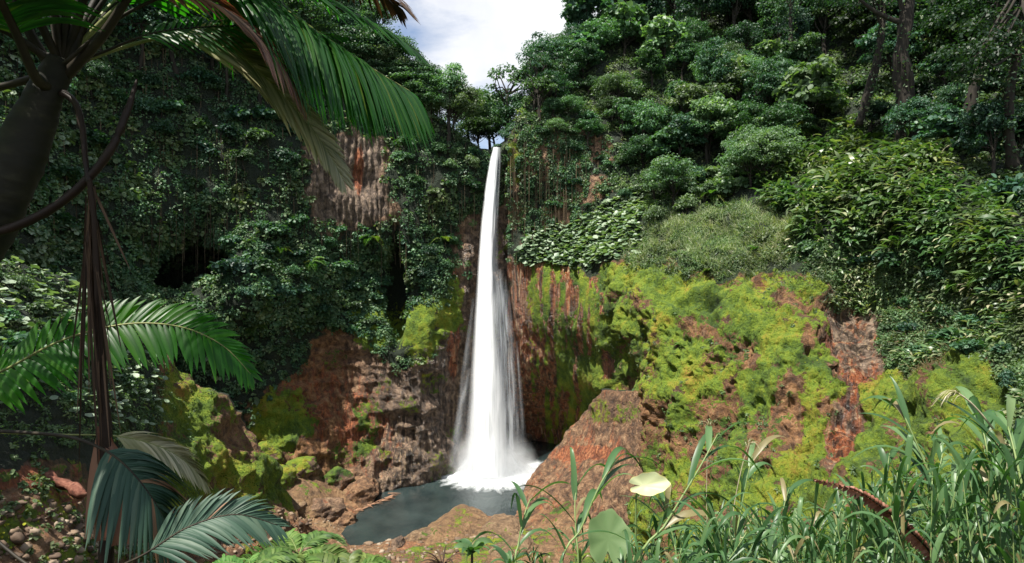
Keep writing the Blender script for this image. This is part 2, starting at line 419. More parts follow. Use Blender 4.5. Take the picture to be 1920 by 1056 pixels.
zero = lambda px: np.zeros(np.shape(px))
def ell(px, py, cx, cy, rx, ry, soft=0.35):
    d = np.sqrt(((px - cx) / rx) ** 2 + ((py - cy) / ry) ** 2)
    return 1 - sstep(1 - soft, 1 + soft, d)

# ---- back cliff (left of and behind the fall)
A_ctrl = [(-300,-150,84),(-300,400,68),(-300,700,60),(-300,960,56),(0,-150,108),(0,200,98),(0,500,92),(0,700,90),(0,960,85),
 (150,0,125),(150,300,115),(150,500,110),(300,-80,142),(300,200,132),(300,420,128),(372,492,140),(300,560,120),(440,520,130),(300,720,125),(300,960,120),
 (450,20,154),(450,300,142),(450,430,138),(450,570,128),(480,680,135),(450,760,134),(600,20,162),(600,110,160),(600,300,152),(600,420,151),
 (600,520,148),(600,640,147),(600,720,146),(600,850,138),(600,960,134),(720,100,167),(720,190,165),(720,350,160),(720,450,158),(742,560,161),(690,610,152),
 (700,750,149),(700,860,145),(800,240,166),(800,400,162),(780,520,159),(790,610,154),(790,720,153),(800,870,151),(800,960,150),(860,260,168),
 (870,400,167),(860,520,164),(860,650,163),(860,800,162),(922,285,168),(920,400,172),(920,600,174),(920,800,178),(1010,285,174),(1010,500,178),
 (1010,800,192),(1010,960,192)]
A_top = curve([(-300,-160),(0,-120),(300,-60),(420,-40),(520,-10),(600,25),(700,95),(760,150),(810,212),(860,258),(905,284),(940,284),(958,262),(1010,255)])
A_rockpoly = [(578,265),(640,250),(722,262),(718,330),(730,420),(640,432),(575,425)]
A_lowrock = [(470,740),(560,690),(600,625),(690,625),(735,690),(770,700),(832,560),(850,505),(880,420),(1010,300),(1010,980),(430,980)]
def A_disp(P, px, py):
    lowr = polymask(px, py, A_lowrock, 12); rock = np.maximum(polymask(px, py, A_rockpoly, 8), lowr)
    d = 4.2 * fbm(P, 1 / 16., 5, 21) + 1.6 * (ridged(P, (1 / 5., 1 / 5., 1 / 14.), 4, 5) - .6)
    d += rock * (1.6 * (ridged(P, (1 / 2.6, 1 / 2.6, 1 / 9.), 4, 8) - .6))
    cols = polymask(px, py, A_rockpoly, 12)
    wq = np.stack([px, py, 0 * px], -1); d -= 15 * ell(px + 26 * fbm(wq, 1 / 28., 3, 140), py + 26 * fbm(wq, 1 / 24., 3, 141), 372, 492, 58, 27, .4) + 10 * ell(px, py, 742, 535, 17, 95, .5)
    d += lowr * (2.4 * (ridged(P, (1 / 7., 1 / 7., 1 / 4.), 4, 15) - .6) + 1.2 * fbm(P, 1 / 3., 4, 16))
    d += cols * 1.1 * (np.abs(np.sin(P[..., 0] * 2.1 + 1.5 * fbm(P, .25, 3, 2))) - .5)
    return d
def A_masks(P, px, py, Nn):
    q = np.stack([px, py, 0 * px], -1); n = fbm(q, 1 / 45., 4, 31)
    rp = polymask(px, py, A_rockpoly, 10); lr = polymask(px, py, A_lowrock, 10)
    veg = np.clip(1 - rp - lr, 0, 1)
    moss = 0.8 * ell(px, py, 790, 618, 50, 66, .6) + 0.75 * ell(px, py, 700, 600, 50, 60) + 0.5 * ell(px, py, 690, 790, 26, 60) + 0.6 * ell(px, py, 530, 780, 60, 60) + .7 * ell(px, py, 845, 560, 22, 60)
    moss += 0.46 * lr * sstep(-.05, .2, n)
    red = 0.44 * ell(px, py, 600, 760, 130, 90) + 0.75 * ell(px, py, 852, 610, 12, 110) + 0.08 * rp + 0.65 * ell(px, py, 672, 320, 10, 50) + .4 * ell(px, py, 700, 840, 60, 60)
    vegp = veg * (0.72 + 0.5 * n)
    return dict(moss=np.clip(moss, 0, 1) , red=np.clip(red, 0, 1), veg=np.clip(vegp + .25 * veg, 0, 1),
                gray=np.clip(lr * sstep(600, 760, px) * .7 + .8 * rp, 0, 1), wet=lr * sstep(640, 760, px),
                pale=np.clip(.9 * ell(px, py, 735, 850, 60, 70) + .3 * rp + .5 * ell(px, py, 860, 640, 14, 160), 0, 1))
PXa, PYa = grid(-300, 1012, 470, A_top, 970, 360)
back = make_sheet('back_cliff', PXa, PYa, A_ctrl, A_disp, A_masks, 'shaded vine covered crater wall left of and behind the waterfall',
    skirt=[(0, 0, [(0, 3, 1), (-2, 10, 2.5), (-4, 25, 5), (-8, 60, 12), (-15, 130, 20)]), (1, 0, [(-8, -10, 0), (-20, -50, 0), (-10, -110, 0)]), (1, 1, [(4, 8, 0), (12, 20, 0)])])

# ---- right side: cliff beside the fall, mossy hump, planted slope, forest hillside
B_ctrl = [(950,240,168),(950,350,167),(950,480,166),(1050,240,172),(1050,350,167),(1050,450,163),(1130,350,164),(1150,420,155),
 (955,520,167),(955,700,173),(955,830,190),(955,1060,190),(1010,520,160),(1010,650,166),(1020,800,187),(1020,900,192),(1070,600,152),(1080,720,160),(1120,560,140),(1125,680,147),(1110,790,165),
 (1160,520,132),(1170,630,124),(1152,700,133),(1220,600,113),(1205,740,113),(1300,520,118),(1300,620,104),(1300,720,100),(1300,850,97),(1200,850,113),(1180,960,112),(1300,960,90),
 (1400,505,112),(1400,600,98),(1400,700,94),(1400,850,86),(1450,545,103),(1530,560,96),(1530,700,88),(1530,850,79),(1530,960,72),(1600,560,97),(1600,650,91),
 (1620,800,80),(1700,600,88),(1700,750,76),(1700,900,66),(1850,600,76),(1850,750,66),(1920,700,63),(1920,900,54),(2200,600,52),(2200,900,40),(1530,1060,62),(1900,1060,46),
 (1200,450,142),(1200,390,154),(1300,450,126),(1300,350,150),(1400,420,120),(1400,300,146),(1500,440,108),(1500,320,127),(1600,440,100),(1600,320,117),
 (1750,440,86),(1750,330,100),(1900,450,74),(1900,350,88),(2200,400,56),(1050,150,190),(1150,150,186),(1150,250,172),(1250,220,172),(1400,200,166),
 (1550,220,150),(1700,240,128),(1900,260,108),(2200,250,78),(1150,0,216),(1400,0,206),(1600,0,182),(1800,0,156),(2000,0,132),(2200,0,108),(1500,-150,225),(2000,-150,165)]
B_top = curve([(952,262),(1000,165),(1050,110),(1100,50),(1150,-10),(1250,-90),(1400,-150),(1700,-150),(1745,40),(1800,50),(1850,-80),(2200,-170)])
P_moss = [(1128,505),(1190,478),(1260,492),(1330,520),(1385,520),(1400,478),(1440,520),(1545,530),(1560,600),(1560,690),(1650,695),(1760,680),(1880,690),(1930,790),(2215,850),(2215,1075),(1000,1075),(1090,800),(1130,640)]
P_streak = [(940,480),(1000,498),(1080,505),(1130,520),(1150,640),(1120,760),(1090,850),(940,1060)]
P_redstripe = [(1562,525),(1612,520),(1665,600),(1650,680),(1612,740),(1598,800),(1590,900),(1556,900),(1556,800),(1590,720),(1545,640)]
P_vinecliff = [(940,240),(1000,225),(1100,235),(1160,290),(1140,360),(1100,415),(1000,445),(985,500),(940,500)]
P_gunnera = [(975,500),(1000,440),(1110,402),(1200,365),(1245,372),(1215,420),(1180,468),(1120,490),(1060,505)]
P_grass = [(1165,488),(1215,435),(1320,395),(1420,372),(1500,405),(1500,490),(1420,512),(1280,502)]
P_ginger = [(1400,330),(1480,280),(1620,268),(1730,310),(1850,390),(2000,450),(2000,550),(1880,540),(1700,492),(1580,465),(1510,450),(1500,410),(1420,370)]
P_scrub = [(1475,495),(1510,450),(1580,460),(1700,487),(1880,535),(2210,530),(2210,860),(1900,800),(1880,690),(1760,675),(1660,690),(1650,600)]
P_forest = [(960,225),(1010,140),(1100,20),(1250,-100),(2210,-170),(2210,560),(2000,445),(1850,385),(1730,305),(1620,262),(1480,272),(1400,320),(1330,385),(1215,430),(1205,360),(1150,400),(1160,285),(1100,230)]
def B_disp(P, px, py):
    moss = polymask(px, py, P_moss, 14); st = polymask(px, py, P_streak, 10)
    d = 3.2 * fbm(P, 1 / 17., 5, 41)
    d += moss * (4.0 * fbm(P, (1 / 8., 1 / 8., 1 / 12.), 4, 44) + 1.6 * (ridged(P, (1 / 5., 1 / 5., 1 / 8.), 5, 45) - .62) + .7 * fbm(P, 1 / 1.6, 4, 48) - .9 * sstep(.12, .45, fbm(P, 1 / 2.4, 4, 49)))
    d += (1 - moss) * (1 - st) * 1.8 * fbm(P, 1 / 5., 4, 46)
    d = d * (1 - .6 * st) + st * 1.5 * (ridged(P, (1 / 2.4, 1 / 2.4, 1 / 40.), 3, 47) - .6)
    # grooves and ledges that the hump shows
    d -= 2.4 * ell(px, py, 1155, 690, 22, 55) + 3.0 * ell(px, py, 1300, 555, 40, 14) + 1.2 * polymask(px, py, P_redstripe, 8)
    d -= 3.0 * ell(px, py, 1075, 545, 8, 60)
    return d
def B_masks(P, px, py, Nn):
    q = np.stack([px, py, 0 * px], -1); n = fbm(q, 1 / 40., 4, 51); n2 = fbm(q, (1 / 9., 1 / 70., 1), 3, 52)
    moss0 = polymask(px, py, P_moss, 10); st = polymask(px, py, P_streak, 8); rs = polymask(px, py, P_redstripe, 7, 8)
    vc = polymask(px, py, P_vinecliff, 14)
    toe = sstep(0, 1, 0.6 * ell(px, py, 1240, 850, 150, 110) + .5 * ell(px, py, 1140, 800, 80, 90))
    moss = moss0 * (0.73 + 0.75 * n + .15 * ell(px, py, 1200, 590, 70, 90) - .16 * toe - .3 * ell(px, py, 1500, 760, 60, 60) - .25 * ell(px, py, 1400, 540, 40, 26)) * (1 - rs)
    moss = np.maximum(moss, st * np.clip(0.70 + 1.4 * n2 - .6 * sstep(1040, 960, px), 0, 1) * sstep(960, 1010, px))
    moss = np.maximum(moss, .6 * ell(px, py, 965, 300, 26, 60))
    veg = np.clip(1 - moss0 - st - rs, 0, 1) * (1 - vc * np.clip(.7 - 1.5 * n, 0, 1))
    red = np.clip(0.52 * st + 0.38 * rs + moss0 * (.30 + .4 * n) + .2 * vc, 0, 1)
    return dict(moss=np.clip(moss, 0, 1), red=red, veg=np.clip(veg, 0, 1), gray=np.clip(.5 * st * sstep(1010, 960, px) + .35 * vc + .8 * rs, 0, 1),
                wet=np.clip(st + rs, 0, 1), pale=np.clip(.95 * st + .6 * rs + .2 * moss0, 0, 1))
PXb, PYb = grid(952, 2200, 680, B_top, 1060, 560)
right = make_sheet('right_hillside', PXb, PYb, B_ctrl, B_disp, B_masks, 'mossy and forested crater side to the right of the waterfall',
    skirt=[(0, 0, [(0, 4, 1), (1, 12, 3), (3, 30, 6), (8, 70, 12), (15, 140, 16)]), (1, 0, [(2, 6, 0), (6, 20, 0)]), (1, 1, [(8, -8, 0), (20, -40, 0)]), (0, 1, [(0, -3, -5), (0, -8, -14), (0, -16, -30)])])

# ---- brown rock spur running down to the pool
S_left = curve([(735,1130),(752,1110),(770,1092),(790,1076),(830,1048),(875,1008),(910,984),(945,970),(1000,962),(1060,962)])
S_ctrl = [(975,950,134),(970,1040,128),(1010,878,142),(1050,835,142),(1080,795,141),(1105,770,138),(1150,745,128),(1150,800,126),(1100,860,131),(1060,930,127),(1100,980,118),
 (1200,850,114),(1180,920,112),(1250,920,104),(1300,850,101),(1300,980,95),(1200,1040,103),(1300,760,108),(1240,770,113)]
v = np.linspace(735, 1060, 190)[:, None]; u = np.linspace(0, 1, 170)[None]
PXs = S_left(v) + (1300 - S_left(v)) * u; PYs = np.broadcast_to(v, PXs.shape).copy()
def S_disp(P, px, py):
    return 1.6 * fbm(P, 1 / 8., 4, 61) + .8 * (ridged(P, (1 / 6., 1 / 6., 1 / 4.), 4, 62) - .6) + .3 * fbm(P, 1 / 1.2, 3, 64) - 5.0 * sstep(1200, 1300, px)
def S_masks(P, px, py, Nn):
    q = np.stack([px, py, 0 * px], -1); n = fbm(q, 1 / 40., 4, 63)
    return dict(moss=np.clip(.9 * sstep(1180, 1290, px) + .35 * n + .5 * ell(px, py, 1150, 770, 60, 26), 0, 1), red=np.clip(.30 + .35 * n + .5 * ell(px, py, 1090, 850, 70, 14), 0, 1), veg=zero(px), gray=zero(px) + .25,
                wet=zero(px) + .4, pale=zero(px) + .12)
spur = make_sheet('rock_spur', PXs, PYs, S_ctrl, S_disp, S_masks, 'bare wet red brown rock spur running down into the pool on its right',
    skirt=[(1, 0, [(.6, 3, -.5), (2, 8, -2), (5, 18, -6)]), (0, 0, [(.3, 3, -.3), (1, 8, -2)])])

# ---- left slope in front of the wall
C_top = curve([(-260,462),(0,492),(90,512),(150,535),(250,602),(330,685),(400,742),(450,785),(480,820),(520,880),(560,950),(610,1010),(660,1050)])
C_ctrl = [(-260,470,42),(0,495,62),(0,600,52),(0,700,46),(0,850,42),(0,1060,36),(150,540,78),(150,650,66),(150,800,57),(150,950,48),(150,1080,42),
 (250,610,90),(250,750,76),(250,900,64),(330,690,99),(330,800,90),(330,950,79),(400,750,105),(420,850,98),(420,950,90),(480,830,111),(500,920,106),
 (540,940,113),(600,1010,111),(480,1060,88),(300,1080,68),(640,1080,104),(-260,1060,26),(-260,700,34)]
def C_disp(P, px, py):
    m = sstep(280, 380, px)
    return 1.5 * fbm(P, 1 / 9., 5, 71) + m * (3.6 * fbm(P, 1 / 6., 4, 72) + 1.6 * (ridged(P, 1 / 4., 4, 73) - .6)) + .4 * fbm(P, 1 / 1.5, 3, 74)
def C_masks(P, px, py, Nn):
    q = np.stack([px, py, 0 * px], -1); n = fbm(q, 1 / 40., 4, 75)
    deb = polymask(px, py, [(-260,870),(100,870),(170,900),(240,960),(300,1090),(-260,1090)], 12)
    moss = sstep(270, 340, px + .2 * (py - 700)) * (.68 + .7 * n) * (1 - .5 * sstep(930, 1000, py)) + deb * (.48 + .8 * n)
    return dict(moss=np.clip(moss, 0, 1), red=np.clip(.9 * polymask(px, py, [(0,880),(90,880),(165,920),(160,945),(60,915),(0,905)], 6, 6) + .35 + .4 * n, 0, 1),
                veg=np.clip((1 - deb) * (1 - sstep(260, 330, px)) + .2 * n, 0, 1), gray=zero(px) + .2, wet=zero(px), pale=zero(px) + .1)
PXc, PYc = grid(-260, 660, 330, C_top, 1090, 240)
left = make_sheet('left_slope', PXc, PYc, C_ctrl, C_disp, C_masks, 'sunlit slope of mossy rock and rubble dropping from the left towards the pool',
    skirt=[(0, 0, [(-.9, 2, -.6), (-2.9, 6, -3), (-6, 12, -10), (-9, 18, -25)])])

# ---- ground: pool bed, banks and the slope up to the viewpoint
pool_px = [(642,1000),(668,965),(720,912),(780,893),(850,868),(930,840),(1060,800),(1075,840),(1010,890),(975,945),(962,972),(900,965),(850,985),(780,1002),(700,1018),(655,1022)]
pool_xy = np.array([at(x, y, -POOL * F / (y - 528))[:2] for x, y in pool_px])
def poly_sd(x, y, poly):
    d = np.full(x.shape, 1e9); n = len(poly)
    for i in range(n):
        a, b = poly[i], poly[(i + 1) % n]; e = b - a
        t = np.clip(((x - a[0]) * e[0] + (y - a[1]) * e[1]) / (e @ e), 0, 1)
        d = np.minimum(d, np.hypot(x - a[0] - t * e[0], y - a[1] - t * e[1]))
    return np.where(inpoly(x, y, [tuple(p) for p in poly]), -d, d)
gx_ = np.linspace(-95, 75, 300); gy_ = np.concatenate([np.linspace(-14, 96, 90), np.linspace(96.5, 200, 230)])
GX, GY = np.meshgrid(gx_, gy_)
def ground_z(X, Y):
    d = poly_sd(X, Y, pool_xy)
    P = np.stack([X, Y, 0 * X], -1)
    sl = 0.07 + 0.5 * sstep(-26, -44, X) * sstep(112, 128, Y) + .3 * sstep(2, 14, X) * sstep(112, 128, Y)
    bank = np.where(d > 0, .35 * sstep(0, 2.0, d) + np.minimum(d, 22) * sl, np.maximum(d * .5, -6))
    n = 1.5 * fbm(P, 1 / 6., 5, 81) + 0.9 * (ridged(P, 1 / 3., 4, 82) - .6)
    bank = bank + n * sstep(-1, 4, d) * (.55 + .45 * sstep(-26, -40, X))
    z = POOL + bank
    near = -1.75 - 0.60 * np.maximum(Y - 1, 0) + .4 * fbm(P, 1 / 4., 4, 83) - .06 * np.minimum(X, 0) ** 2 * 0
    near = np.where(Y < 4, np.maximum(near, -4), near)
    return np.maximum(z, near)
GZ = ground_z(GX, GY)
gd = poly_sd(GX, GY, pool_xy)
Pg = np.stack([GX, GY, GZ], -1)
gn = fbm(Pg, 1 / 7., 4, 85)
near_bank = sstep(126, 118, GY)
gm = dict(moss=np.clip((.50 + .9 * gn) * sstep(4, 9, gd), 0, .9), red=np.clip(.28 + .6 * gn + .2 * near_bank, 0, 1), veg=sstep(100, 85, GY),
          gray=zero(GX) + .1, wet=sstep(2.5, 0, gd) * .7, pale=zero(GX) + .2 * near_bank, tan=.45 * near_bank + .35 * sstep(-28, -40, GX))
h, w = Pg.shape[:2]
i = (np.arange(h - 1)[:, None] * w + np.arange(w - 1)[None]).ravel()
o = link('ground', mesh_np('ground', Pg.reshape(-1, 3), np.stack([i, i + 1, i + w + 1, i + w], -1), gm), M['rock'])
tag(o, 'stony ground and pool bank of the crater floor', None, None, 'structure')
bank = Sheet(); bank.P = Pg; gxx = np.gradient(Pg, axis=1); gyy = np.gradient(Pg, axis=0)
bank.N = nrm(np.cross(gxx, gyy)); bank.px = 960 + GX / np.maximum(GY, 1) * F; bank.py = 528 - GZ / np.maximum(GY, 1) * F
bank.area = 0.5 * np.linalg.norm(np.cross(Pg[1:, 1:] - Pg[:-1, :-1], Pg[1:, :-1] - Pg[:-1, 1:]), axis=-1)

# ---- pool water
BASE = at(918, 885, 161)
def water_mat():
    m, nt = newmat('pool_water')
    tc = N(nt, 'ShaderNodeTexCoord').outputs['Object']
    n1 = noise(nt, 0.9, 6, 0.6, vec=tc, vscale=(1, .6, 1)); n2 = noise(nt, 0.12, 4, .5, vec=tc)
    c = ramp(nt, n2, [(0.35, (0.012, 0.020, 0.021)), (0.65, (0.030, 0.044, 0.043))])
    vs = N(nt, 'ShaderNodeVectorMath', operation='SUBTRACT'); L(nt, tc, vs.inputs[0]); vs.inputs[1].default_value = (BASE[0], BASE[1], POOL)
    ln = N(nt, 'ShaderNodeVectorMath', operation='LENGTH'); L(nt, vs.outputs[0], ln.inputs[0])
    nv = N(nt, 'ShaderNodeVectorMath', operation='NORMALIZE'); L(nt, vs.outputs[0], nv.inputs[0])
    rad = noise(nt, 9.0, 4, .6, vec=nv.outputs[0])
    f = mathn(nt, 'SUBTRACT', mathn(nt, 'ADD', 1.15, mathn(nt, 'MULTIPLY', rad, .7)), mathn(nt, 'DIVIDE', ln.outputs['Value'], 12.5))
    f = mathn(nt, 'ADD', f, mathn(nt, 'MULTIPLY', mathn(nt, 'SUBTRACT', n1, .5), .5))
    f = ramp(nt, f, [(0.12, 0.0), (0.6, 0.9)])
    c = mixc(nt, f, c, (0.75, 0.78, 0.80))
    p = N(nt, 'ShaderNodeBsdfPrincipled'); L(nt, c, p.inputs['Base Color'])
    L(nt, mathn(nt, 'ADD', .09, mathn(nt, 'MULTIPLY', f, .6)), p.inputs['Roughness'])
    b = N(nt, 'ShaderNodeBump', i_Strength=.4, i_Distance=.3); L(nt, n1, b.inputs['Height']); L(nt, b.outputs[0], p.inputs['Normal'])
    o = N(nt, 'ShaderNodeOutputMaterial'); L(nt, p.outputs[0], o.inputs[0])
    return m
xs = np.linspace(-60, 40, 60); ys = np.linspace(108, 200, 60); WX, WY = np.meshgrid(xs, ys)
i = (np.arange(59)[:, None] * 60 + np.arange(59)[None]).ravel()
o = link('pool_water', mesh_np('pool_water', np.stack([WX, WY, WX * 0 + POOL], -1).reshape(-1, 3), np.stack([i, i + 1, i + 61, i + 60], -1)), water_mat())
tag(o, 'dark slate blue plunge pool below the waterfall', None, None, 'structure')

# ------------------------------------------------------------------ waterfall
def fall_mat(name, dens, scale_u, lo, hi, edge=0.18, fade_top=0.0):
    m, nt = newmat(name)
    u = attr(nt, 'u'); vv = attr(nt, 'v'); m_ = attr(nt, 'met')
    cb = N(nt, 'ShaderNodeCombineXYZ'); L(nt, m_, cb.inputs[0]); L(nt, mathn(nt, 'MULTIPLY', vv, 90), cb.inputs[1])
    s1 = noise(nt, 1, 4, .55, vec=cb.outputs[0], vscale=(scale_u, .030, 1), dist=.3)
    s2 = noise(nt, 1, 3, .55, vec=cb.outputs[0], vscale=(scale_u * 3.2, .07, 1), dist=.2)
    s = mathn(nt, 'ADD', mathn(nt, 'MULTIPLY', s1, .65), mathn(nt, 'MULTIPLY', s2, .35))
    e = mathn(nt, 'MULTIPLY', ramp(nt, u, [(0.0, 0.0), (edge * .9, 1.0)]), ramp(nt, mathn(nt, 'SUBTRACT', 1, u), [(0.0, 0.0), (edge * 2.0, 1.0)]))
    a = ramp(nt, s, [(lo, 0.0), (hi, 1.0)])
    a = mathn(nt, 'MULTIPLY', mathn(nt, 'MULTIPLY', a, e), dens)
    a = mathn(nt, 'MULTIPLY', a, attr(nt, 'dens'), True)
    d = N(nt, 'ShaderNodeBsdfDiffuse'); d.inputs['Color'].default_value = (.86, .88, .90, 1)
    L(nt, ramp(nt, s, [(lo, (.50, .55, .60)), (hi + .08, (.90, .91, .92))]), d.inputs['Color'])
    t = N(nt, 'ShaderNodeBsdfTranslucent'); t.inputs['Color'].default_value = (.86, .88, .90, 1)
    nv = N(nt, 'ShaderNodeCombineXYZ'); nv.inputs[0].default_value = -.12; nv.inputs[1].default_value = -.93; nv.inputs[2].default_value = .34   # droplets scatter whatever way the sheet faces
    L(nt, nv.outputs[0], d.inputs['Normal'])
    mx = N(nt, 'ShaderNodeMixShader'); mx.inputs[0].default_value = .2
    L(nt, d.outputs[0], mx.inputs[1]); L(nt, t.outputs[0], mx.inputs[2])
    tr = N(nt, 'ShaderNodeBsdfTransparent')
    m2 = N(nt, 'ShaderNodeMixShader'); L(nt, a, m2.inputs[0]); L(nt, tr.outputs[0], m2.inputs[1]); L(nt, mx.outputs[0], m2.inputs[2])
    o = N(nt, 'ShaderNodeOutputMaterial'); L(nt, m2.outputs[0], o.inputs[0])
    return m
def fall_sheet(name, rows, D0, D1, bulge, mat, parent, dens=None, nv=160, nu=48, seed=0):
    """rows: (py, left px, right px); falls from depth D0 to D1"""
    r = np.array(rows, float); py = np.linspace(r[0, 0], r[-1, 0], nv)
    l = np.interp(py, r[:, 0], r[:, 1]); rr = np.interp(py, r[:, 0], r[:, 2])
    k = 9; ker = np.ones(k) / k
    sm = lambda a: np.convolve(np.pad(a, k // 2, mode='edge'), ker, 'valid')
    l, rr = sm(l), sm(rr)
    t = (py - r[0, 0]) / (r[-1, 0] - r[0, 0]); D = D0 + (D1 - D0) * np.sqrt(t)
    u = np.linspace(0, 1, nu)
    PXf = l[:, None] + (rr - l)[:, None] * u; PYf = np.broadcast_to(py[:, None], PXf.shape)
    wid = (rr - l)[:, None] / F * D[:, None]
    Df = D[:, None] - bulge * wid * np.sin(np.pi * u)[None] + .35 * fbm(np.stack([u[None] * 6 + 0 * PYf, PYf * .01, 0 * PXf + seed], -1), 1.0, 3, 90 + seed)
    P = at_arr(PXf, PYf, Df)
    met = (u[None] - .5) * wid
    i = (np.arange(nv - 1)[:, None] * nu + np.arange(nu - 1)[None]).ravel()
    dn = np.broadcast_to((np.interp(py, *zip(*dens)) if dens else 1 + 0 * py)[:, None], PXf.shape)
    o0 = np.array(parent.location)
    me = mesh_np(name, P.reshape(-1, 3) - o0, np.stack([i, i + nu, i + nu + 1, i + 1], -1),
                 {'u': np.broadcast_to(u[None], PXf.shape), 'v': np.broadcast_to(t[:, None], PXf.shape), 'met': met + seed * 7.7, 'dens': dn})
    return link(name, me, mat, parent)
fall = empty('waterfall', [BASE[0], BASE[1], POOL], 'tall white waterfall plunging from the notch in the rim into the dark pool', 'waterfall')
core = [(276,927,937),(282,921,941),(300,918,940),(350,909,938),(420,901,935),(500,895,935),(560,891,938),(650,885,948),(750,878,960),(850,868,972),(896,858,982)]
fall_sheet('falling_stream', core, 168, 160, .42, fall_mat('falls_dense', 1.05, .40, .16, .55, .24), fall, nu=60, dens=[(276, 1), (620, 1), (900, .62)])
fall_sheet('falling_stream', [(a, b + (c - b) * .06, c - (c - b) * .42) for a, b, c in core], 168.4, 161, .35, fall_mat('falls_core', 1.3, .35, .10, .46, .3), fall, seed=1, dens=[(276, 1), (600, 1), (900, .6)])
fall_sheet('outer_veil', [(470,905,945),(520,893,948),(580,886,956),(650,879,966),(750,868,976),(850,856,988),(898,842,1002)], 166, 157, .40, fall_mat('falls_veil', .55, .22, .30, .75, .6), fall,
           dens=[(470,0),(560,.7),(900,1)], nu=60, seed=2)
fall_sheet('outer_veil', [(505,925,946),(560,925,958),(650,925,968),(750,922,978),(850,920,986),(892,918,996)], 167.5, 163, .25, fall_mat('falls_ledge', .9, .8, .36, .62, .25), fall,
           dens=[(505,.2),(560,.8),(890,1)], seed=3)
thin = fall_mat('falls_trickle', .5, .5, .28, .75, .5)
for k, (x0, y0, x1, y1, wd) in enumerate([(886,560,858,850,16),(947,520,953,640,6),(968,640,984,850,9),(878,690,850,875,20)]):
    mid = [(y0, x0 - 1, x0 + 1 + wd * .3), ((y0 + y1) / 2, x0 * .45 + x1 * .55 - wd / 2, x0 * .45 + x1 * .55 + wd / 2), (y1, x1 - wd * .7, x1 + wd * .7)]
    fall_sheet('trickle', mid, 160 if x0 < 900 else 165, 156 if x0 < 900 else 164, .2, thin, fall, dens=[(y0, .3), (y0 + 40, 1), (y1, .8)], nu=10, nv=60, seed=4 + k)
# burst of white water where it lands: flaring skirts of spray
def splash(r0, z0, r1, seed, dens):
    rr = np.random.default_rng(seed); na, nz = 120, 14; a = np.linspace(0, 2 * np.pi, na); t = np.linspace(0, 1, nz)[:, None]
    k = 1 + .35 * fbm(np.stack([np.cos(a) * 3, np.sin(a) * 3, 0 * a + seed], -1), 1.0, 3, seed)[None]
    rad = r0 + (r1 * k - r0) * t ** .8; z = z0 * (.7 + .5 * k) * (1 - t) ** 1.5 + .03
    V = np.stack([rad * np.cos(a) * 1.15, rad * np.sin(a) * .8, z + 0 * rad], -1)
    i = (np.arange(nz - 1)[:, None] * na + np.arange(na - 1)[None]).ravel()
    me = mesh_np('splash', V.reshape(-1, 3), np.stack([i, i + na, i + na + 1, i + 1], -1), {'u': np.broadcast_to(.5, rad.shape), 'v': np.broadcast_to(t * .05, rad.shape), 'met': np.broadcast_to(a * r1 * 1.0 + seed, rad.shape), 'dens': np.broadcast_to(np.interp(t, [0, .15, .55, 1], [.3, 1, .8, 0]) * dens, rad.shape)})
    o = link('splash', me, M['splash'], fall); o.location = (0.8, -.8, 0); return o
M['splash'] = fall_mat('falls_splash', .9, .45, .22, .70, .1)
for q in ((4.6, 5.0, 8.6, 1, .9), (3.2, 6.5, 7.2, 2, .7), (6.0, 2.8, 10.0, 3, .45), (2.0, 8.5, 6.0, 4, .5)): splash(*q)
# spray where it lands
def spray_mat():
    m, nt = newmat('landing_spray')
    tc = N(nt, 'ShaderNodeTexCoord').outputs['Object']
    n1 = noise(nt, .28, 5, .6, vec=tc, vscale=(1, 1, .6))
    ln = N(nt, 'ShaderNodeVectorMath', operation='LENGTH')
    mp = N(nt, 'ShaderNodeMapping'); mp.inputs['Scale'].default_value = (1 / 14.5, 1 / 10., 1 / 13.)
    L(nt, tc, mp.inputs[0]); L(nt, mp.outputs[0], ln.inputs[0])
    f = mathn(nt, 'SUBTRACT', 1.0, ln.outputs['Value'], True)
    f = mathn(nt, 'MULTIPLY', mathn(nt, 'POWER', f, 1.6), ramp(nt, n1, [(.3, .25), (.7, 1.5)]))
    p = N(nt, 'ShaderNodeVolumePrincipled'); p.inputs['Color'].default_value = (.97, .98, .99, 1); p.inputs['Anisotropy'].default_value = 0.2
    L(nt, mathn(nt, 'MULTIPLY', f, .9), p.inputs['Density'])
    o = N(nt, 'ShaderNodeOutputMaterial'); L(nt, p.outputs[0], o.inputs['Volume'])
    return m
bpy.ops.mesh.primitive_uv_sphere_add(segments=32, ring_count=16, radius=1)
sp = bpy.context.object; sp.name = 'spray'; sp.data.name = 'spray'
co = np.array([v.co for v in sp.data.vertices]); co[:, 2] = np.maximum(co[:, 2], -.02)
co *= np.array([14.5, 10, 13.])
sp.data.vertices.foreach_set('co', co.astype(np.float32).ravel()); sp.data.update()
sp.parent = fall; sp.location = (0.5, -1.5, .1); sp.data.materials.append(spray_mat())

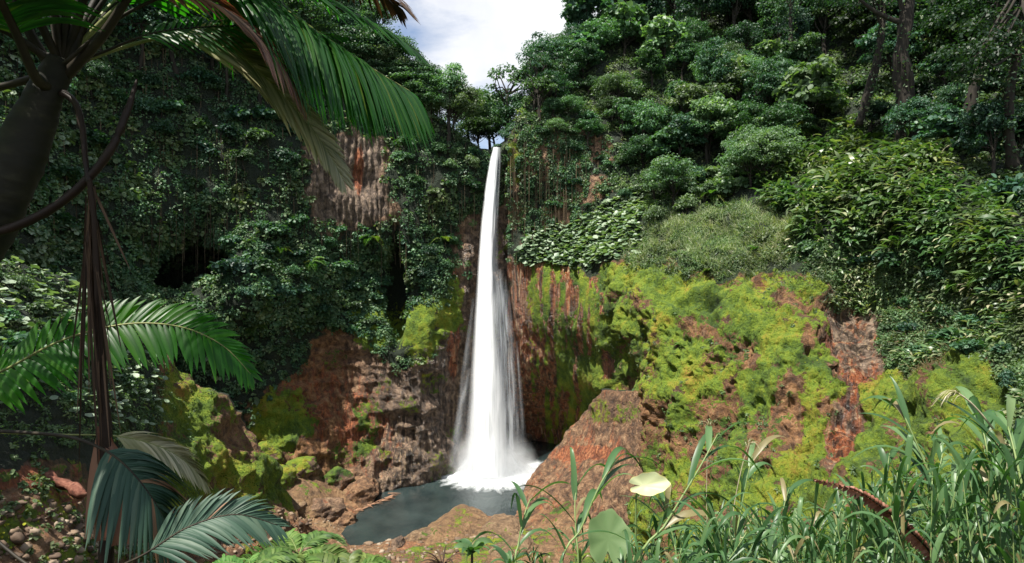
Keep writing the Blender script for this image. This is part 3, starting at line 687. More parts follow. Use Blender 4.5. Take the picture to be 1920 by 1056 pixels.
# ------------------------------------------------------------------ leaf templates and plant cover
T_leaf = (np.array([(0, 0, 0), (-.30, .45, .07), (0, 1, -.12), (.30, .45, .07)]), np.array([(0, 3, 2, 1)]))
T_wide = (np.array([(0, 0, .0), (-.42, .30, .06), (-.34, .75, .02), (0, 1, -.12), (.34, .75, .02), (.42, .30, .06)]), np.array([(0, 3, 2, 1), (0, 5, 4, 3)]))
_a = np.arange(8) / 8 * 2 * np.pi
T_round = (np.concatenate([[(0, 0, -.12)], np.stack([np.sin(_a) * (.5 + .06 * (-1) ** np.arange(8)), np.cos(_a) * .5, .05 * np.cos(3 * _a)], -1)]),
           np.array([(0, 1 + (k + 2) % 8, 1 + (k + 1) % 8, 1 + k) for k in range(0, 8, 2)]))
T_blade = (np.array([(0, 0, 0), (-.13, .35, .05), (.13, .35, .05), (-.11, .7, .0), (.11, .7, .0), (0, 1, -.22)]), np.array([(0, 2, 1, 1), (1, 2, 4, 3), (3, 4, 5, 5)]))
T_grass = (np.array([(-.03, 0, 0), (.03, 0, 0), (-.025, .55, .05), (.025, .55, .05), (0, 1, -.2)]), np.array([(0, 1, 3, 2), (2, 3, 4, 4)]))
UP = np.array([0, 0, 1.])

def orient(nv, ax):
    nv = nrm(nv); ax = nrm(ax - (ax * nv).sum(-1, keepdims=True) * nv)
    return np.stack([np.cross(ax, nv), ax, nv], -1)           # columns: side, axis, normal
def place(tmpl, pos, mat3, size):
    Vt, Ft = tmpl; n = len(pos)
    V = np.einsum('nij,kj->nki', mat3 * np.asarray(size).reshape(-1, 1, 1), Vt) + pos[:, None]
    Fc = Ft[None] + (np.arange(n) * len(Vt))[:, None, None]
    return V.reshape(-1, 3), Fc.reshape(-1, 4)
def leafobj(name, tmpl, pos, mat3, size, rnd, mat, parent=None):
    V, Fc = place(tmpl, pos, mat3, size)
    mb = MB(); mb.add(V, Fc, np.repeat(rnd, len(tmpl[0])))
    return mb.build(name, mat, parent)
def domes(P, Nn, rad, K, rng, tmpl, size, up=.6, out=.8, jit=.5, droop=.5):
    """K leaves over the outer side of a leafy mound at each point"""
    n = len(P); rad = np.broadcast_to(rad, (n,))
    ax = nrm(Nn * out + UP * up)
    d = rng.normal(size=(n, K, 3)); d = nrm(d)
    dot = (d * ax[:, None]).sum(-1, keepdims=True); d = np.where(dot < -.1, d - 2 * dot * ax[:, None], d)
    rr = rad[:, None, None] * (.55 + .5 * rng.random((n, K, 1)))
    pos = (P[:, None] + d * rr).reshape(-1, 3); d = d.reshape(-1, 3)
    nv = d * .8 + UP * .5 + rng.normal(size=d.shape) * jit
    axl = d * .6 - UP * droop + rng.normal(size=d.shape) * .7
    sz = size * (.6 + .8 * rng.random(len(d)))
    rnd = np.clip(np.repeat(rng.random(n), K) * .55 + rng.random(len(d)) * .5, 0, 1)
    return tmpl, pos, orient(nv, axl), sz, rnd

def noise_px(s, scale, seed): return fbm(np.stack([s.px, s.py, 0 * s.px], -1), scale, 4, seed)
def stuff(name, label, parts, mat):
    mb = MB()
    for (tmpl, pos, m3, sz, rnd) in parts:
        V, Fc = place(tmpl, pos, m3, sz); mb.add(V, Fc, np.repeat(rnd, len(tmpl[0])))
    o = mb.build(name, mat); tag(o, label, name.replace('_', ' '), None, 'stuff'); return o

rg = np.random.default_rng(5)
# creepers on the shaded wall
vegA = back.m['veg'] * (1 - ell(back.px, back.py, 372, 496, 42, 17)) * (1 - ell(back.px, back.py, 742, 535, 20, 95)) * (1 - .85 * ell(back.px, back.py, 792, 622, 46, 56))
hang = noise_px(back, (1 / 12., 1 / 60., 1), 101)
P1, N1, x1, y1 = sample(back, np.clip(vegA + .25 * hang - .12, 0, 1), 5600, rg)
P2, N2, x2, y2 = sample(back, vegA * sstep(420, 470, back.py) * sstep(640, 590, back.py), 1300, rg)
P3, N3, _, _ = sample(back, vegA * sstep(200, 60, back.px), 420, rg)
P4, N4, _, _ = sample(back, (back.m['moss'] > .35) * 1.0, 700, rg)
stuff('creepers', 'dark small leaved creepers hanging all over the shaded wall left of the waterfall',
      [domes(P1, N1, .5 + 1.7 * rg.random(len(P1)) ** 3, 44, rg, T_leaf, .58, up=.5), domes(P2, N2, .6 + .8 * rg.random(len(P2)), 34, rg, T_wide, .62, up=.8)], M['vine'])
stuff('broad_leaves', 'pale broad leaves crowding the near end of the left wall behind the palm',
      [domes(P3, N3, 1.2, 16, rg, T_wide, .95, up=.9)], M['gunnera'])
rimA = np.zeros(back.px.shape); rimA[:10] = 1; rimA *= (np.abs(back.px - 922) > 26)
P1, N1, _, _ = sample(back, rimA, 420, rg)
rimB = np.zeros(right.px.shape); rimB[:10] = 1; rimB *= (right.px > 958)
P2, N2, _, _ = sample(right, rimB, 420, rg)
stuff('rim_thicket', 'leafy thicket fringing the rim of the crater on both sides of the waterfall', [domes(np.concatenate([P1, P2]) + UP * .5, np.tile(UP, (840, 1)), .8 + 1.4 * rg.random(840), 60, rg, T_leaf, .55, up=1.)], M['scrub'])
# dangling roots and dead vines
P1, N1, _, _ = sample(back, np.clip(vegA + .5 * polymask(back.px, back.py, A_rockpoly, 10), 0, 1) * sstep(480, 400, back.py), 1100, rg)
P2, N2, _, _ = sample(right, polymask(right.px, right.py, P_vinecliff, 10), 260, rg)
Pv, Nv = np.concatenate([P1, P2]), np.concatenate([N1, N2])
T_vine = (np.array([(-.5, 0, 0), (.5, 0, 0), (-.6, .5, .2), (.4, .5, .2), (-.1, 1, 0), (.3, 1, 0)]) * np.array([.011, 1, .06]), np.array([(0, 1, 3, 2), (2, 3, 5, 4)]))
stuff('hanging_roots', 'thin dead roots and vines dangling down the shaded wall', [(T_vine, Pv + Nv * (.5 + 1.2 * rg.random((len(Pv), 1))), orient((Nv + rg.normal(size=Pv.shape) * .3) * np.array([1, 1, .02]), np.tile(-UP, (len(Pv), 1)) + rg.normal(size=Pv.shape) * .02), 4 + 10 * rg.random(len(Pv)), rg.random(len(Pv)))], M['root'])
P1, N1, _, _ = sample(back, vegA * (noise_px(back, 1 / 40., 131) > .05), 1500, rg)
stuff('large_creepers', 'larger leaved climbing plants in patches on the shaded wall', [domes(P1, N1, .6 + 1.0 * rg.random(len(P1)), 18, rg, T_wide, .95, up=.7)], M['scrub'])
# right cliff creepers
vb = right.m['veg']; vc = polymask(right.px, right.py, P_vinecliff, 10)
P1, N1, _, _ = sample(right, vc * np.clip(.45 + noise_px(right, (1 / 10., 1 / 50., 1), 102) * 1.4, 0, 1), 900, rg)
stuff('cliff_creepers', 'dark hanging creepers on the bare rock just right of the waterfall top', [domes(P1, N1, .4 + .8 * rg.random(len(P1)), 36, rg, T_leaf, .6)], M['vine'])
# undergrowth of the forest hillside
P1, N1, x1, y1 = sample(right, vb * polymask(right.px, right.py, P_forest, 8), 5400, rg)
stuff('undergrowth', 'leafy undergrowth between the trees of the right hillside', [domes(P1, N1, .7 + 1.0 * rg.random(len(P1)), 36, rg, T_leaf, .7, up=.9)], M['scrub'])
# umbrella leaves
P1, N1, _, _ = sample(right, polymask(right.px, right.py, P_gunnera, 6), 2600, rg)
stuff('umbrella_leaves', 'big pale round umbrella leaves massed at the cliff foot right of the waterfall',
      [(T_round, P1 + N1 * rg.random((len(P1), 1)) * 1.4, orient(N1 * .5 + UP + rg.normal(size=P1.shape) * .35, rg.normal(size=P1.shape)), .9 + .9 * rg.random(len(P1)), rg.random(len(P1)))], M['gunnera'])
# grassy slope
P1, N1, _, _ = sample(right, polymask(right.px, right.py, P_grass, 6) * (noise_px(right, 1 / 20., 151) > -.22), 17000, rg)
ax = N1 * .5 + UP * .8 + rg.normal(size=P1.shape) * .45
P1b, N1b, _, _ = sample(right, polymask(right.px, right.py, P_grass, 6) * (.25 + 1.5 * (noise_px(right, 1 / 28., 150) > .02)), 1000, rg)
stuff('slope_grass', 'pale green grass and low herbs covering the slope above the moss',
      [(T_grass, P1, orient(rg.normal(size=P1.shape) + N1 * .8, ax), 1.0 + 1.1 * rg.random(len(P1)), rg.random(len(P1)))], M['hillgrass'])
stuff('slope_herbs', 'low leafy herbs growing through the slope grass above the moss', [domes(P1b, N1b, .4 + 1.1 * rg.random(len(P1b)) ** 2, 40, rg, T_leaf, .42, up=.8)], M['scrub'])
# ginger-like blades
P1, N1, _, _ = sample(right, polymask(right.px, right.py, P_ginger, 8) * (.35 + (noise_px(right, 1 / 50., 120) > -.12)), 900, rg)
K = 13
pos = np.repeat(P1, K, 0) + rg.normal(size=(len(P1) * K, 3)) * .55 + np.repeat(N1 * .5 + UP * .9, K, 0) * rg.random((len(P1) * K, 1)) * 2.6
axl = rg.normal(size=pos.shape) * .8 + np.repeat(N1, K, 0) * .8 + UP * .1
stuff('ginger_leaves', 'long glossy arching leaves of wild ginger on the upper right slope',
      [(T_blade, pos, orient(UP * .9 + rg.normal(size=pos.shape) * .35, axl), (1.4 + 1.7 * rg.random(len(pos))) * np.clip(pos[:, 1] / 112, .6, 1), np.clip(np.repeat(rg.random(len(P1)), K) * .5 + .5 * rg.random(len(pos)), 0, 1))], M['blade'])
# scrub at the right edge
P1, N1, _, _ = sample(right, polymask(right.px, right.py, P_scrub, 8), 2300, rg)
P2, N2, _, _ = sample(right, polymask(right.px, right.py, P_scrub, 8) + .7 * polymask(right.px, right.py, [(1120,485),(1250,480),(1400,490),(1560,500),(1580,560),(1400,530),(1250,515)], 6), 9000, rg)
stuff('scrub', 'low green scrub beside the red rock stripe on the right', [domes(P1, N1, .5 + .6 * rg.random(len(P1)), 40, rg, T_leaf, .42, up=.8),
      (T_grass, P2, orient(rg.normal(size=P2.shape) + N2 * .8, N2 + UP * .2 + rg.normal(size=P2.shape) * .6), .8 + .9 * rg.random(len(P2)), rg.random(len(P2)))], M['scrub'])
P1, N1, _, _ = sample(right, polymask(right.px, right.py, P_scrub, 8) * (noise_px(right, 1 / 45., 133) > -.05), 420, rg)
K = 11; pos = np.repeat(P1, K, 0) + rg.normal(size=(len(P1) * K, 3)) * .3 + np.repeat(N1 * .6 + UP * .5, K, 0) * rg.random((len(P1) * K, 1)) * 1.3
stuff('scrub_blades', 'long pale arching leaves scattered through the scrub on the right', [(T_blade, pos, orient(UP * .8 + rg.normal(size=pos.shape) * .4, rg.normal(size=pos.shape) * .8 + np.repeat(N1, K, 0)), .7 + .9 * rg.random(len(pos)), np.clip(.25 + .75 * rg.random(len(pos)), 0, 1))], M['blade'])
P1, N1, _, _ = sample(right, polymask(right.px, right.py, [(1670,560),(1770,560),(1800,680),(1760,720),(1680,690)], 10, 20) + .5 * polymask(right.px, right.py, [(1490,505),(1560,510),(1700,560),(1690,590),(1560,545)], 8, 16), 2600, rg)
stuff('dry_grass', 'dry straw coloured grass patch right of the red rock stripe', [(T_grass, P1, orient(rg.normal(size=P1.shape) + N1 * .8, N1 + UP * .1 + rg.normal(size=P1.shape) * .7), .7 + .8 * rg.random(len(P1)), rg.random(len(P1)))], M['straw'])
# moss cushions
mo = right.m['moss'] * polymask(right.px, right.py, P_moss, 6)
P1, N1, _, _ = sample(right, np.clip(mo - .45, 0, 1), 22000, rg)
P2, N2, _, _ = sample(left, np.clip(left.m['moss'] - .35, 0, 1), 9000, rg)
P3, N3, _, _ = sample(back, np.clip(back.m['moss'] - .4, 0, 1) * (back.py > 520), 5000, rg)
mp = []
mtone = lambda Pq: np.clip(.45 + .9 * fbm(Pq, 1 / 9., 4, 111) + .35 * fbm(Pq, 1 / 2., 3, 112) + .15 * rg.normal(size=len(Pq)), 0, 1)
for Pq, Nq in ((P1, N1), (P2, N2), (P3, N3)):
    mp.append((T_wide, Pq + Nq * .02, orient(Nq + rg.normal(size=Pq.shape) * .3, rg.normal(size=Pq.shape) - UP), .08 + .2 * rg.random(len(Pq)) ** 2, mtone(Pq)))
stuff('moss_cushions', 'bright yellow green moss cushions growing over the rock faces', mp, M['mossleaf'])
# ferns and herbs rooted in the moss
P1, N1, _, _ = sample(right, np.clip(.5 - np.abs(mo - .45), 0, 1) * (noise_px(right, 1 / 30., 103) > .12) * polymask(right.px, right.py, P_moss, 6), 420, rg)
stuff('rock_herbs', 'small green herbs rooted in hollows of the mossy hump', [domes(P1, N1, .35, 22, rg, T_leaf, .34)], M['scrub'])
# left slope plants
lv = left.m['veg']
P1, N1, _, _ = sample(left, lv * (1 - sstep(800, 880, left.py)), 1500, rg)
P2, N2, _, _ = sample(left, lv * sstep(230, 120, left.px) * (1 - sstep(720, 800, left.py)), 420, rg)
P3, N3, _, _ = sample(left, lv * (left.px > 180) * (1 - sstep(800, 860, left.py)), 160, rg)
stuff('slope_scrub', 'sunlit low scrub covering the slope behind the palm on the left', [domes(P1, N1, .25 + .5 * rg.random(len(P1)), 34, rg, T_leaf, .26, up=.9)], M['scrub'])
stuff('umbrella_leaves', 'pale round umbrella leaves scattered over the sunlit left slope',
      [(T_round, Pq + Nq * .4 + UP * rg.random((len(Pq), 1)) * .7, orient(Nq * .4 + UP + rg.normal(size=Pq.shape) * .35, rg.normal(size=Pq.shape)), .5 + .7 * rg.random(len(Pq)), rg.random(len(Pq))) for Pq, Nq in ((P2, N2), (P3, N3))], M['gunnera'])
# creepers on the crater floor, under the wall
P1, N1, _, _ = sample(bank, bank_w := (sstep(.35, .6, gm['moss']) * (GY > 100)), 500, rg)
stuff('bank_herbs', 'low green herbs among the mossy rocks of the pool bank', [domes(P1, N1, .35, 16, rg, T_leaf, .3)], M['scrub'])

# ------------------------------------------------------------------ trees and shrubs
ORD = ['first', 'second', 'third', 'fourth', 'fifth', 'sixth', 'seventh', 'eighth', 'ninth', 'tenth', 'eleventh', 'twelfth',
       'thirteenth', 'fourteenth', 'fifteenth', 'sixteenth', 'seventeenth', 'eighteenth', 'nineteenth', 'twentieth']
def crown_mesh(name, seed, h, rx, rz, nblob, K, leaf, tmpl, blob=.38, low=.0, layered=False, hollow=.5):
    """foliage of one tree: leaf clumps carried on limb ends inside a crown; returns crown mesh, trunk mesh"""
    r = np.random.default_rng(seed)
    cz = h - rz * .9
    d = nrm(r.normal(size=(nblob, 3))); d[:, 2] = np.where(d[:, 2] < -.35, -d[:, 2], d[:, 2])
    q = hollow + (1 - hollow) * r.random((nblob, 1)) ** .6
    C = d * q * np.array([rx, rx, rz]) + np.array([0, 0, cz])
    C[:, :2] += r.normal(size=(nblob, 2)) * rx * .12
    if layered: C[:, 2] = np.round(C[:, 2] / (rz * .55)) * rz * .55 + r.normal(size=nblob) * .15
    rad = blob * rx * (.65 + .7 * r.random(nblob))
    dd = nrm(r.normal(size=(nblob, K, 3))); dd[..., 2] = np.where(dd[..., 2] < -.15, -dd[..., 2] * .8, dd[..., 2])
    sq = np.array([1.15, 1.15, .35 if layered else .8])
    pos = (C[:, None] + dd * sq * rad[:, None, None] * (.5 + .55 * r.random((nblob, K, 1)))).reshape(-1, 3)
    dv = dd.reshape(-1, 3)
    m3 = orient(dv * .6 + UP * .6 + r.normal(size=dv.shape) * .5, dv * .7 - UP * .35 + r.normal(size=dv.shape) * .7)
    V, Fc = place(tmpl, pos, m3, leaf * (.6 + .8 * r.random(len(pos))))
    rnd = np.clip(np.repeat(r.random(nblob), K) * .55 + .5 * r.random(len(pos)), 0, 1)
    mb = MB(); mb.add(V, Fc, np.repeat(rnd, len(tmpl[0])))
    tb = MB(); bend = r.normal(size=2) * h * .05
    tz = cz - rz * .1; t = np.linspace(0, 1, 9)[:, None]
    ax = np.hstack([bend[0] * np.sin(t * 3), bend[1] * np.sin(t * 2.2), -2.5 + (tz + 2.5) * t])
    r0 = .028 * h
    tb.add(*tube(ax, np.linspace(r0 * 1.5, r0 * .6, 9), 7, .3))
    for k in r.permutation(nblob)[:min(nblob, 14)]:
        s0 = ax[5 + r.integers(0, 4)]; e = C[k]
        mid = (s0 + e) / 2 + np.array([0, 0, .06 * h * r.random()]) + r.normal(size=3) * .05 * h
        tb.add(*tube(spline([s0, mid, e], 6), np.linspace(r0 * .42, r0 * .1, 6), 5))
    return mb.mesh(name), tb.mesh('trunk')
def shrub_mesh(seed, rx, rz, nblob, K, leaf, tmpl):
    c, t = crown_mesh('foliage', seed, rz * 1.5, rx, rz, nblob, K, leaf, tmpl, .5, hollow=.35)
    return c, t
KIND = {
 'round':   [crown_mesh('crown', s, 8.5, 4.6, 4.0, 44, 130, .43, T_leaf, .33) for s in (1, 2, 3)],
 'spreading': [crown_mesh('crown', s, 9, 5.4, 3.6, 40, 110, .43, T_leaf, .30, layered=True) for s in (4, 5)],
 'tall':    [crown_mesh('crown', s, 14, 3.9, 6.2, 48, 120, .43, T_leaf, .35) for s in (6, 7)],
 'open':    [crown_mesh('crown', s, 13, 4.4, 4.4, 22, 52, .55, T_leaf, .24, hollow=.55) for s in (8, 9)],
 'ragged':  [crown_mesh('crown', s, 11, 4.4, 5.0, 40, 90, .60, T_leaf, .26, hollow=.25) for s in (14, 15)] + [crown_mesh('crown', 16, 10, 4.4, 4.6, 36, 60, .85, T_wide, .30, hollow=.3)],
 'bushy':   [shrub_mesh(s, 2.6, 2.0, 16, 80, .5, T_leaf) for s in (10, 11)],
 'broad leaved': [shrub_mesh(s, 2.4, 1.9, 14, 46, .8, T_wide) for s in (12, 13)],
}
for k in ('bushy', 'broad leaved'):
    for c, t in KIND[k]: t.name = 'stem'
COLOUR = {'shade-tinted green': M['tree_shade'], 'dark green': M['tree_a'], 'mid green': M['tree_b'], 'pale green': M['tree_c']}
registry = []
def plant(kind, colour, pos, size, place_txt, group, rg, size_word=None, var=None):
    v = KIND[kind]; cm, tm = v[var if var is not None else rg.integers(len(v))]
    shrub = kind in ('bushy', 'broad leaved')
    noun = 'shrub' if shrub else 'tree'
    root = empty('shrub' if shrub else 'forest_tree', pos, None, noun, group)
    root.rotation_euler = (rg.normal() * .06, rg.normal() * .06, rg.random() * 6.283); root.scale = (size * (.85 + .3 * rg.random()), size * (.85 + .3 * rg.random()), size * (.85 + .35 * rg.random()))
    f = bpy.data.objects.new('foliage' if shrub else 'crown', cm); t = bpy.data.objects.new('stem' if shrub else 'trunk', tm)
    for q, m in ((f, COLOUR[colour]), (t, M['bark'])):
        if not len(q.data.materials): q.data.materials.append(m)
        q.material_slots[0].link = 'OBJECT'; q.material_slots[0].material = m
        COL.objects.link(q); q.parent = root
    p = np.asarray(pos)
    registry.append((root, f"{kind} {colour} {noun}", place_txt, 960 + p[0] / p[1] * F))
    return root
def near_on(s, px, py):
    k = np.argmin((s.px - px) ** 2 + (s.py - py) ** 2); i, j = np.unravel_index(k, s.px.shape)
    return s.P[i, j], s.N[i, j]
def forest(s, poly, n, gap, kinds, colours, size, place_txt, group, seed, sink=.3):
    rg = np.random.default_rng(seed); pts = []
    xs, ys = zip(*poly)
    for _ in range(6000):
        if len(pts) >= n: break
        x, y = rg.uniform(min(xs), max(xs)), rg.uniform(min(ys), max(ys))
        if not inpoly(np.array([x]), np.array([y]), poly)[0]: continue
        if (s is back and abs(x - 742) < 26 and y > 430) or (s is right and abs(x - 1778) < 34 and y < 70): continue
        if any((x - a) ** 2 + (y - b) ** 2 < gap ** 2 for a, b in pts): continue
        pts.append((x, y))
    for x, y in pts:
        P, Nn = near_on(s, x, y)
        plant(kinds[rg.integers(len(kinds))], colours[rg.integers(len(colours))], P - Nn * sink + Nn * .5, rg.uniform(*size), place_txt, group, rg)
D_, M_, P_, X_ = 'dark green', 'mid green', 'pale green', 'shade-tinted green'
forest(right, [(985,235),(1000,172),(1055,105),(1095,60),(1120,90),(1060,190),(1010,245)], 15, 22, ['round','spreading','open'], [D_,D_,M_], (1.0,1.4), 'on the skyline right of the waterfall', 'trees on the skyline right of the waterfall', 21)
forest(right, [(1080,80),(1140,0),(1290,-70),(1300,40),(1180,130),(1090,160)], 18, 38, ['round','tall','ragged'], [D_,M_,M_], (1.3,1.9), 'on the upper slope near the open sky', 'trees of the upper right hillside', 22)
forest(right, [(1290,-70),(1520,-120),(1560,60),(1480,150),(1300,130)], 20, 44, ['round','tall','ragged','ragged'], [D_,M_,P_], (1.3,2.0), 'on the forest hillside at the top edge', 'trees of the upper right hillside', 23)
forest(right, [(1150,140),(1300,130),(1330,300),(1230,360),(1170,330)], 20, 32, ['round','ragged','bushy'], [M_,P_,M_,D_], (1.0,1.5), 'on the slope right of the vine cliff', 'trees of the middle right hillside', 24)
forest(right, [(1300,130),(1480,150),(1560,250),(1480,275),(1330,330)], 22, 36, ['round','ragged','tall'], [M_,D_,P_,M_], (1.0,1.6), 'in the middle of the forest hillside', 'trees of the middle right hillside', 25)
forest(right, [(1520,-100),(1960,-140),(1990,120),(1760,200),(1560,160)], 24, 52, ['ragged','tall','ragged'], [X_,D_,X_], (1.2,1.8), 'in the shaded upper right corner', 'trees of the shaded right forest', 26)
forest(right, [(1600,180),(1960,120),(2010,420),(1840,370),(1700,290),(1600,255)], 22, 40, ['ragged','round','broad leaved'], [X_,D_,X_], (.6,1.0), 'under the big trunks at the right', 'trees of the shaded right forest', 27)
forest(right, [(1200,390),(1330,330),(1470,275),(1440,350),(1330,395),(1220,430)], 20, 26, ['bushy','broad leaved','round'], [M_,P_,P_], (.8,1.3), 'along the upper edge of the grassy slope', 'shrubs above the grassy slope', 28)
forest(right, [(1450,330),(1620,290),(1840,410),(1930,480),(1900,580),(1700,530),(1500,480)], 16, 46, ['broad leaved','bushy'], [D_,M_,M_], (.5,.8), 'among the ginger leaves on the right', 'shrubs among the ginger leaves', 29)
forest(right, [(1000,190),(1100,160),(1160,240),(1130,330),(1010,260)], 16, 24, ['bushy','broad leaved','round'], [M_,D_,P_], (.55,.95), 'on top of the vine cliff', 'shrubs on the cliff beside the waterfall', 30)
forest(right, [(1040,330),(1150,310),(1190,370),(1100,410),(1030,440)], 9, 26, ['bushy','broad leaved'], [D_,M_], (.5,.8), 'on the cliff above the umbrella leaves', 'shrubs on the cliff beside the waterfall', 31)
forest(right, [(1650,560),(1900,610),(1950,790),(1800,670),(1660,660)], 12, 40, ['bushy','broad leaved'], [M_,D_], (.35,.6), 'in the scrub at the far right', 'shrubs in the scrub at the right', 32)
forest(back, [(600,10),(700,85),(760,140),(815,205),(900,262),(896,285),(800,262),(700,180),(600,110)], 26, 20, ['round','tall','round','spreading'], [M_,P_,M_,D_], (1.0,1.6), 'on the rim left of the waterfall', 'trees on the rim left of the waterfall', 33)
forest(back, [(740,270),(890,290),(880,370),(820,400),(770,380)], 12, 24, ['bushy','broad leaved'], [M_,P_,D_], (.6,1.0), 'just below the rim left of the falls', 'shrubs on the shaded wall', 34)
forest(back, [(190,-30),(420,0),(560,85),(560,200),(380,170),(200,110)], 22, 40, ['round','bushy','spreading'], [D_,D_,M_], (1.1,1.8), 'high on the shaded wall behind the palm', 'trees high on the shaded wall', 35)
forest(back, [(200,130),(400,180),(570,220),(560,330),(380,300),(220,260)], 18, 42, ['bushy','broad leaved'], [D_,D_,M_], (.7,1.1), 'halfway up the shaded wall', 'shrubs on the shaded wall', 36)
forest(back, [(410,440),(560,430),(720,440),(860,440),(870,500),(800,540),(600,560),(430,560)], 26, 34, ['bushy','broad leaved'], [D_,M_,D_], (.6,1.0), 'on the leafy ledge left of the waterfall', 'shrubs on the ledge of the shaded wall', 37)
forest(back, [(590,570),(720,560),(735,620),(640,640)], 6, 34, ['broad leaved'], [M_,D_], (.6,.8), 'hanging over the dark rock recess', 'shrubs on the ledge of the shaded wall', 38)
forest(back, [(0,-60),(180,-20),(190,300),(180,440),(20,430)], 14, 56, ['broad leaved','bushy','round'], [D_,M_], (.6,1.0), 'on the near end of the left wall', 'shrubs on the near left wall', 39)
forest(left, [(0,520),(140,560),(240,620),(250,760),(120,780),(0,760)], 13, 50, ['bushy','broad leaved'], [P_,M_,M_], (.28,.5), 'on the sunlit left slope', 'shrubs on the sunlit left slope', 40)
rgt = np.random.default_rng(77)
lone = plant('open', P_, at(952, 282, 186), 2.1, 'on the skyline', 'trees on the skyline', rgt, var=0); registry.pop()
lone['label'] = 'tall airy tree standing alone on the skyline above the notch of the waterfall'
for x, y, D, s in ((902,284,184,1.3),(926,286,190,1.5),(978,280,188,1.7),(938,286,178,.8),(884,276,188,1.8),(964,283,180,1.0),(915,286,200,2.0)):
    plant('round' if s > .9 else 'bushy', M_ if x < 950 else D_, at(x, y, D), s, 'in the notch behind the top of the waterfall', 'trees behind the lip of the waterfall', rgt)

# emergent trees with visible trunks at the right
def giant(name, label, base, pts, r0, crown_at, crown_r, seed, colour):
    root = empty(name, base, label, 'tree', 'big trunked trees in the upper right corner'); b = np.asarray(base)
    tb = MB(); ax = spline(pts, 18) - b
    tb.add(*tube(ax, np.linspace(r0 * 1.5, r0 * .55, 18), 11, .55))
    r = np.random.default_rng(seed); C = np.asarray(crown_at) - b
    nb = 34; cen = C + r.normal(size=(nb, 3)) * np.array([crown_r, crown_r, crown_r * .45]) * .55
    for k in range(12):
        s0 = ax[10 + r.integers(0, 8)]; e = cen[k]; mid = (s0 + e) / 2 + r.normal(size=3) * .8
        tb.add(*tube(spline([s0, mid, e], 8), np.linspace(r0 * .45, r0 * .08, 8), 6))
    tb.build('trunk', M['bark'], root)
    mb = MB(); tm, pos, m3, sz, rnd = domes(cen, np.tile(UP, (nb, 1)), crown_r * .26 * (.6 + .8 * r.random(nb)), 90, r, T_leaf, .6)
    V, Fc = place(tm, pos, m3, sz); mb.add(V, Fc, np.repeat(rnd, 4)); mb.build('crown', COLOUR[colour], root)
    vb = MB(); nv = 500; i = r.integers(2, 14, nv); ps = ax[i] + r.normal(size=(nv, 3)) * r0 * 1.1
    V, Fc = place(T_leaf, ps, orient(r.normal(size=(nv, 3)) + UP * .4, r.normal(size=(nv, 3)) - UP * .6), .5 + .3 * r.random(nv)); vb.add(V, Fc, np.repeat(r.random(nv), 4)); vb.build('climbing_vine', M['vine'], root)
    return root
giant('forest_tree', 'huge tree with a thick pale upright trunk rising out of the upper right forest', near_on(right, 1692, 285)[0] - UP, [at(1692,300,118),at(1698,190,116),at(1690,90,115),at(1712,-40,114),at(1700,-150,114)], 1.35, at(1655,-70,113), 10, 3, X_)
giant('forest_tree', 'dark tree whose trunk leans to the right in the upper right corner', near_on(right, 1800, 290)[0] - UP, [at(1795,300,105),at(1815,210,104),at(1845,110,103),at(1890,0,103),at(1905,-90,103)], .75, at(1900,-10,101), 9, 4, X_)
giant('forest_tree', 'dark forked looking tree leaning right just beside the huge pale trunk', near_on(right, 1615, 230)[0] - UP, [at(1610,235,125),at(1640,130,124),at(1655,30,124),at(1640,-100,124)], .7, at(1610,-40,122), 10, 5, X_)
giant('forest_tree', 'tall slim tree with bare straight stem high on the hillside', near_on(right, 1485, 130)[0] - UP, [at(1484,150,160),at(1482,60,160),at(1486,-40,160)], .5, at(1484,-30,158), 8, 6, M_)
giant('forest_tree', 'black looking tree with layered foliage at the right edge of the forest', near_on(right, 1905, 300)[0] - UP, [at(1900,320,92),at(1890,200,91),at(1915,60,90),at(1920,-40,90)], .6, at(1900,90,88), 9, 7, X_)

# label every plant so that it can be told from its neighbours
byp = {}
for r_, desc, plc, x in registry: byp.setdefault((desc, plc), []).append((x, r_))
for (desc, plc), lst in byp.items():
    lst.sort(key=lambda t: t[0])
    for k, (x, r_) in enumerate(lst):
        r_['label'] = f"{desc} {plc}" + ('' if len(lst) == 1 else (', leftmost such one' if k == 0 else ', rightmost such one' if k == len(lst) - 1 else f", {ORD[k]} from left"))

# ------------------------------------------------------------------ ferns
def fern_frond(seed, n=16, droop=.55, w=.27):
    r = np.random.default_rng(seed); mb = MB()
    t = np.linspace(0, 1, 10)
    P = np.stack([0 * t, t * (1 - .15 * t), .55 * t - droop * 1.5 * t ** 2], -1)
    mb.add(*tube(P, np.linspace(.012, .003, 10), 4), .9)
    tt = np.linspace(.14, .99, n)
    for s in (-1, 1):
        base = np.stack([np.interp(tt, t, P[:, k]) for k in range(3)], -1)
        ln = w * np.sin(np.pi * (tt * .86 + .1)) ** .8
        ax = np.stack([s * np.ones(n), .45 + 0 * tt, -.25 + 0 * tt + r.normal(size=n) * .06], -1)
        m3 = orient(np.tile(UP, (n, 1)) + r.normal(size=(n, 3)) * .1, ax)
        Vt = T_blade[0] * np.array([.95, 1, 1])
        V, Fc = place((Vt, T_blade[1]), base, m3, ln); mb.add(V, Fc, np.repeat(r.random(n) * .8, 6))
    return mb.mesh('frond')
FR = [fern_frond(k, 40, .5 + .12 * k) for k in range(3)]
for f in FR: f.materials.append(M['fern'])
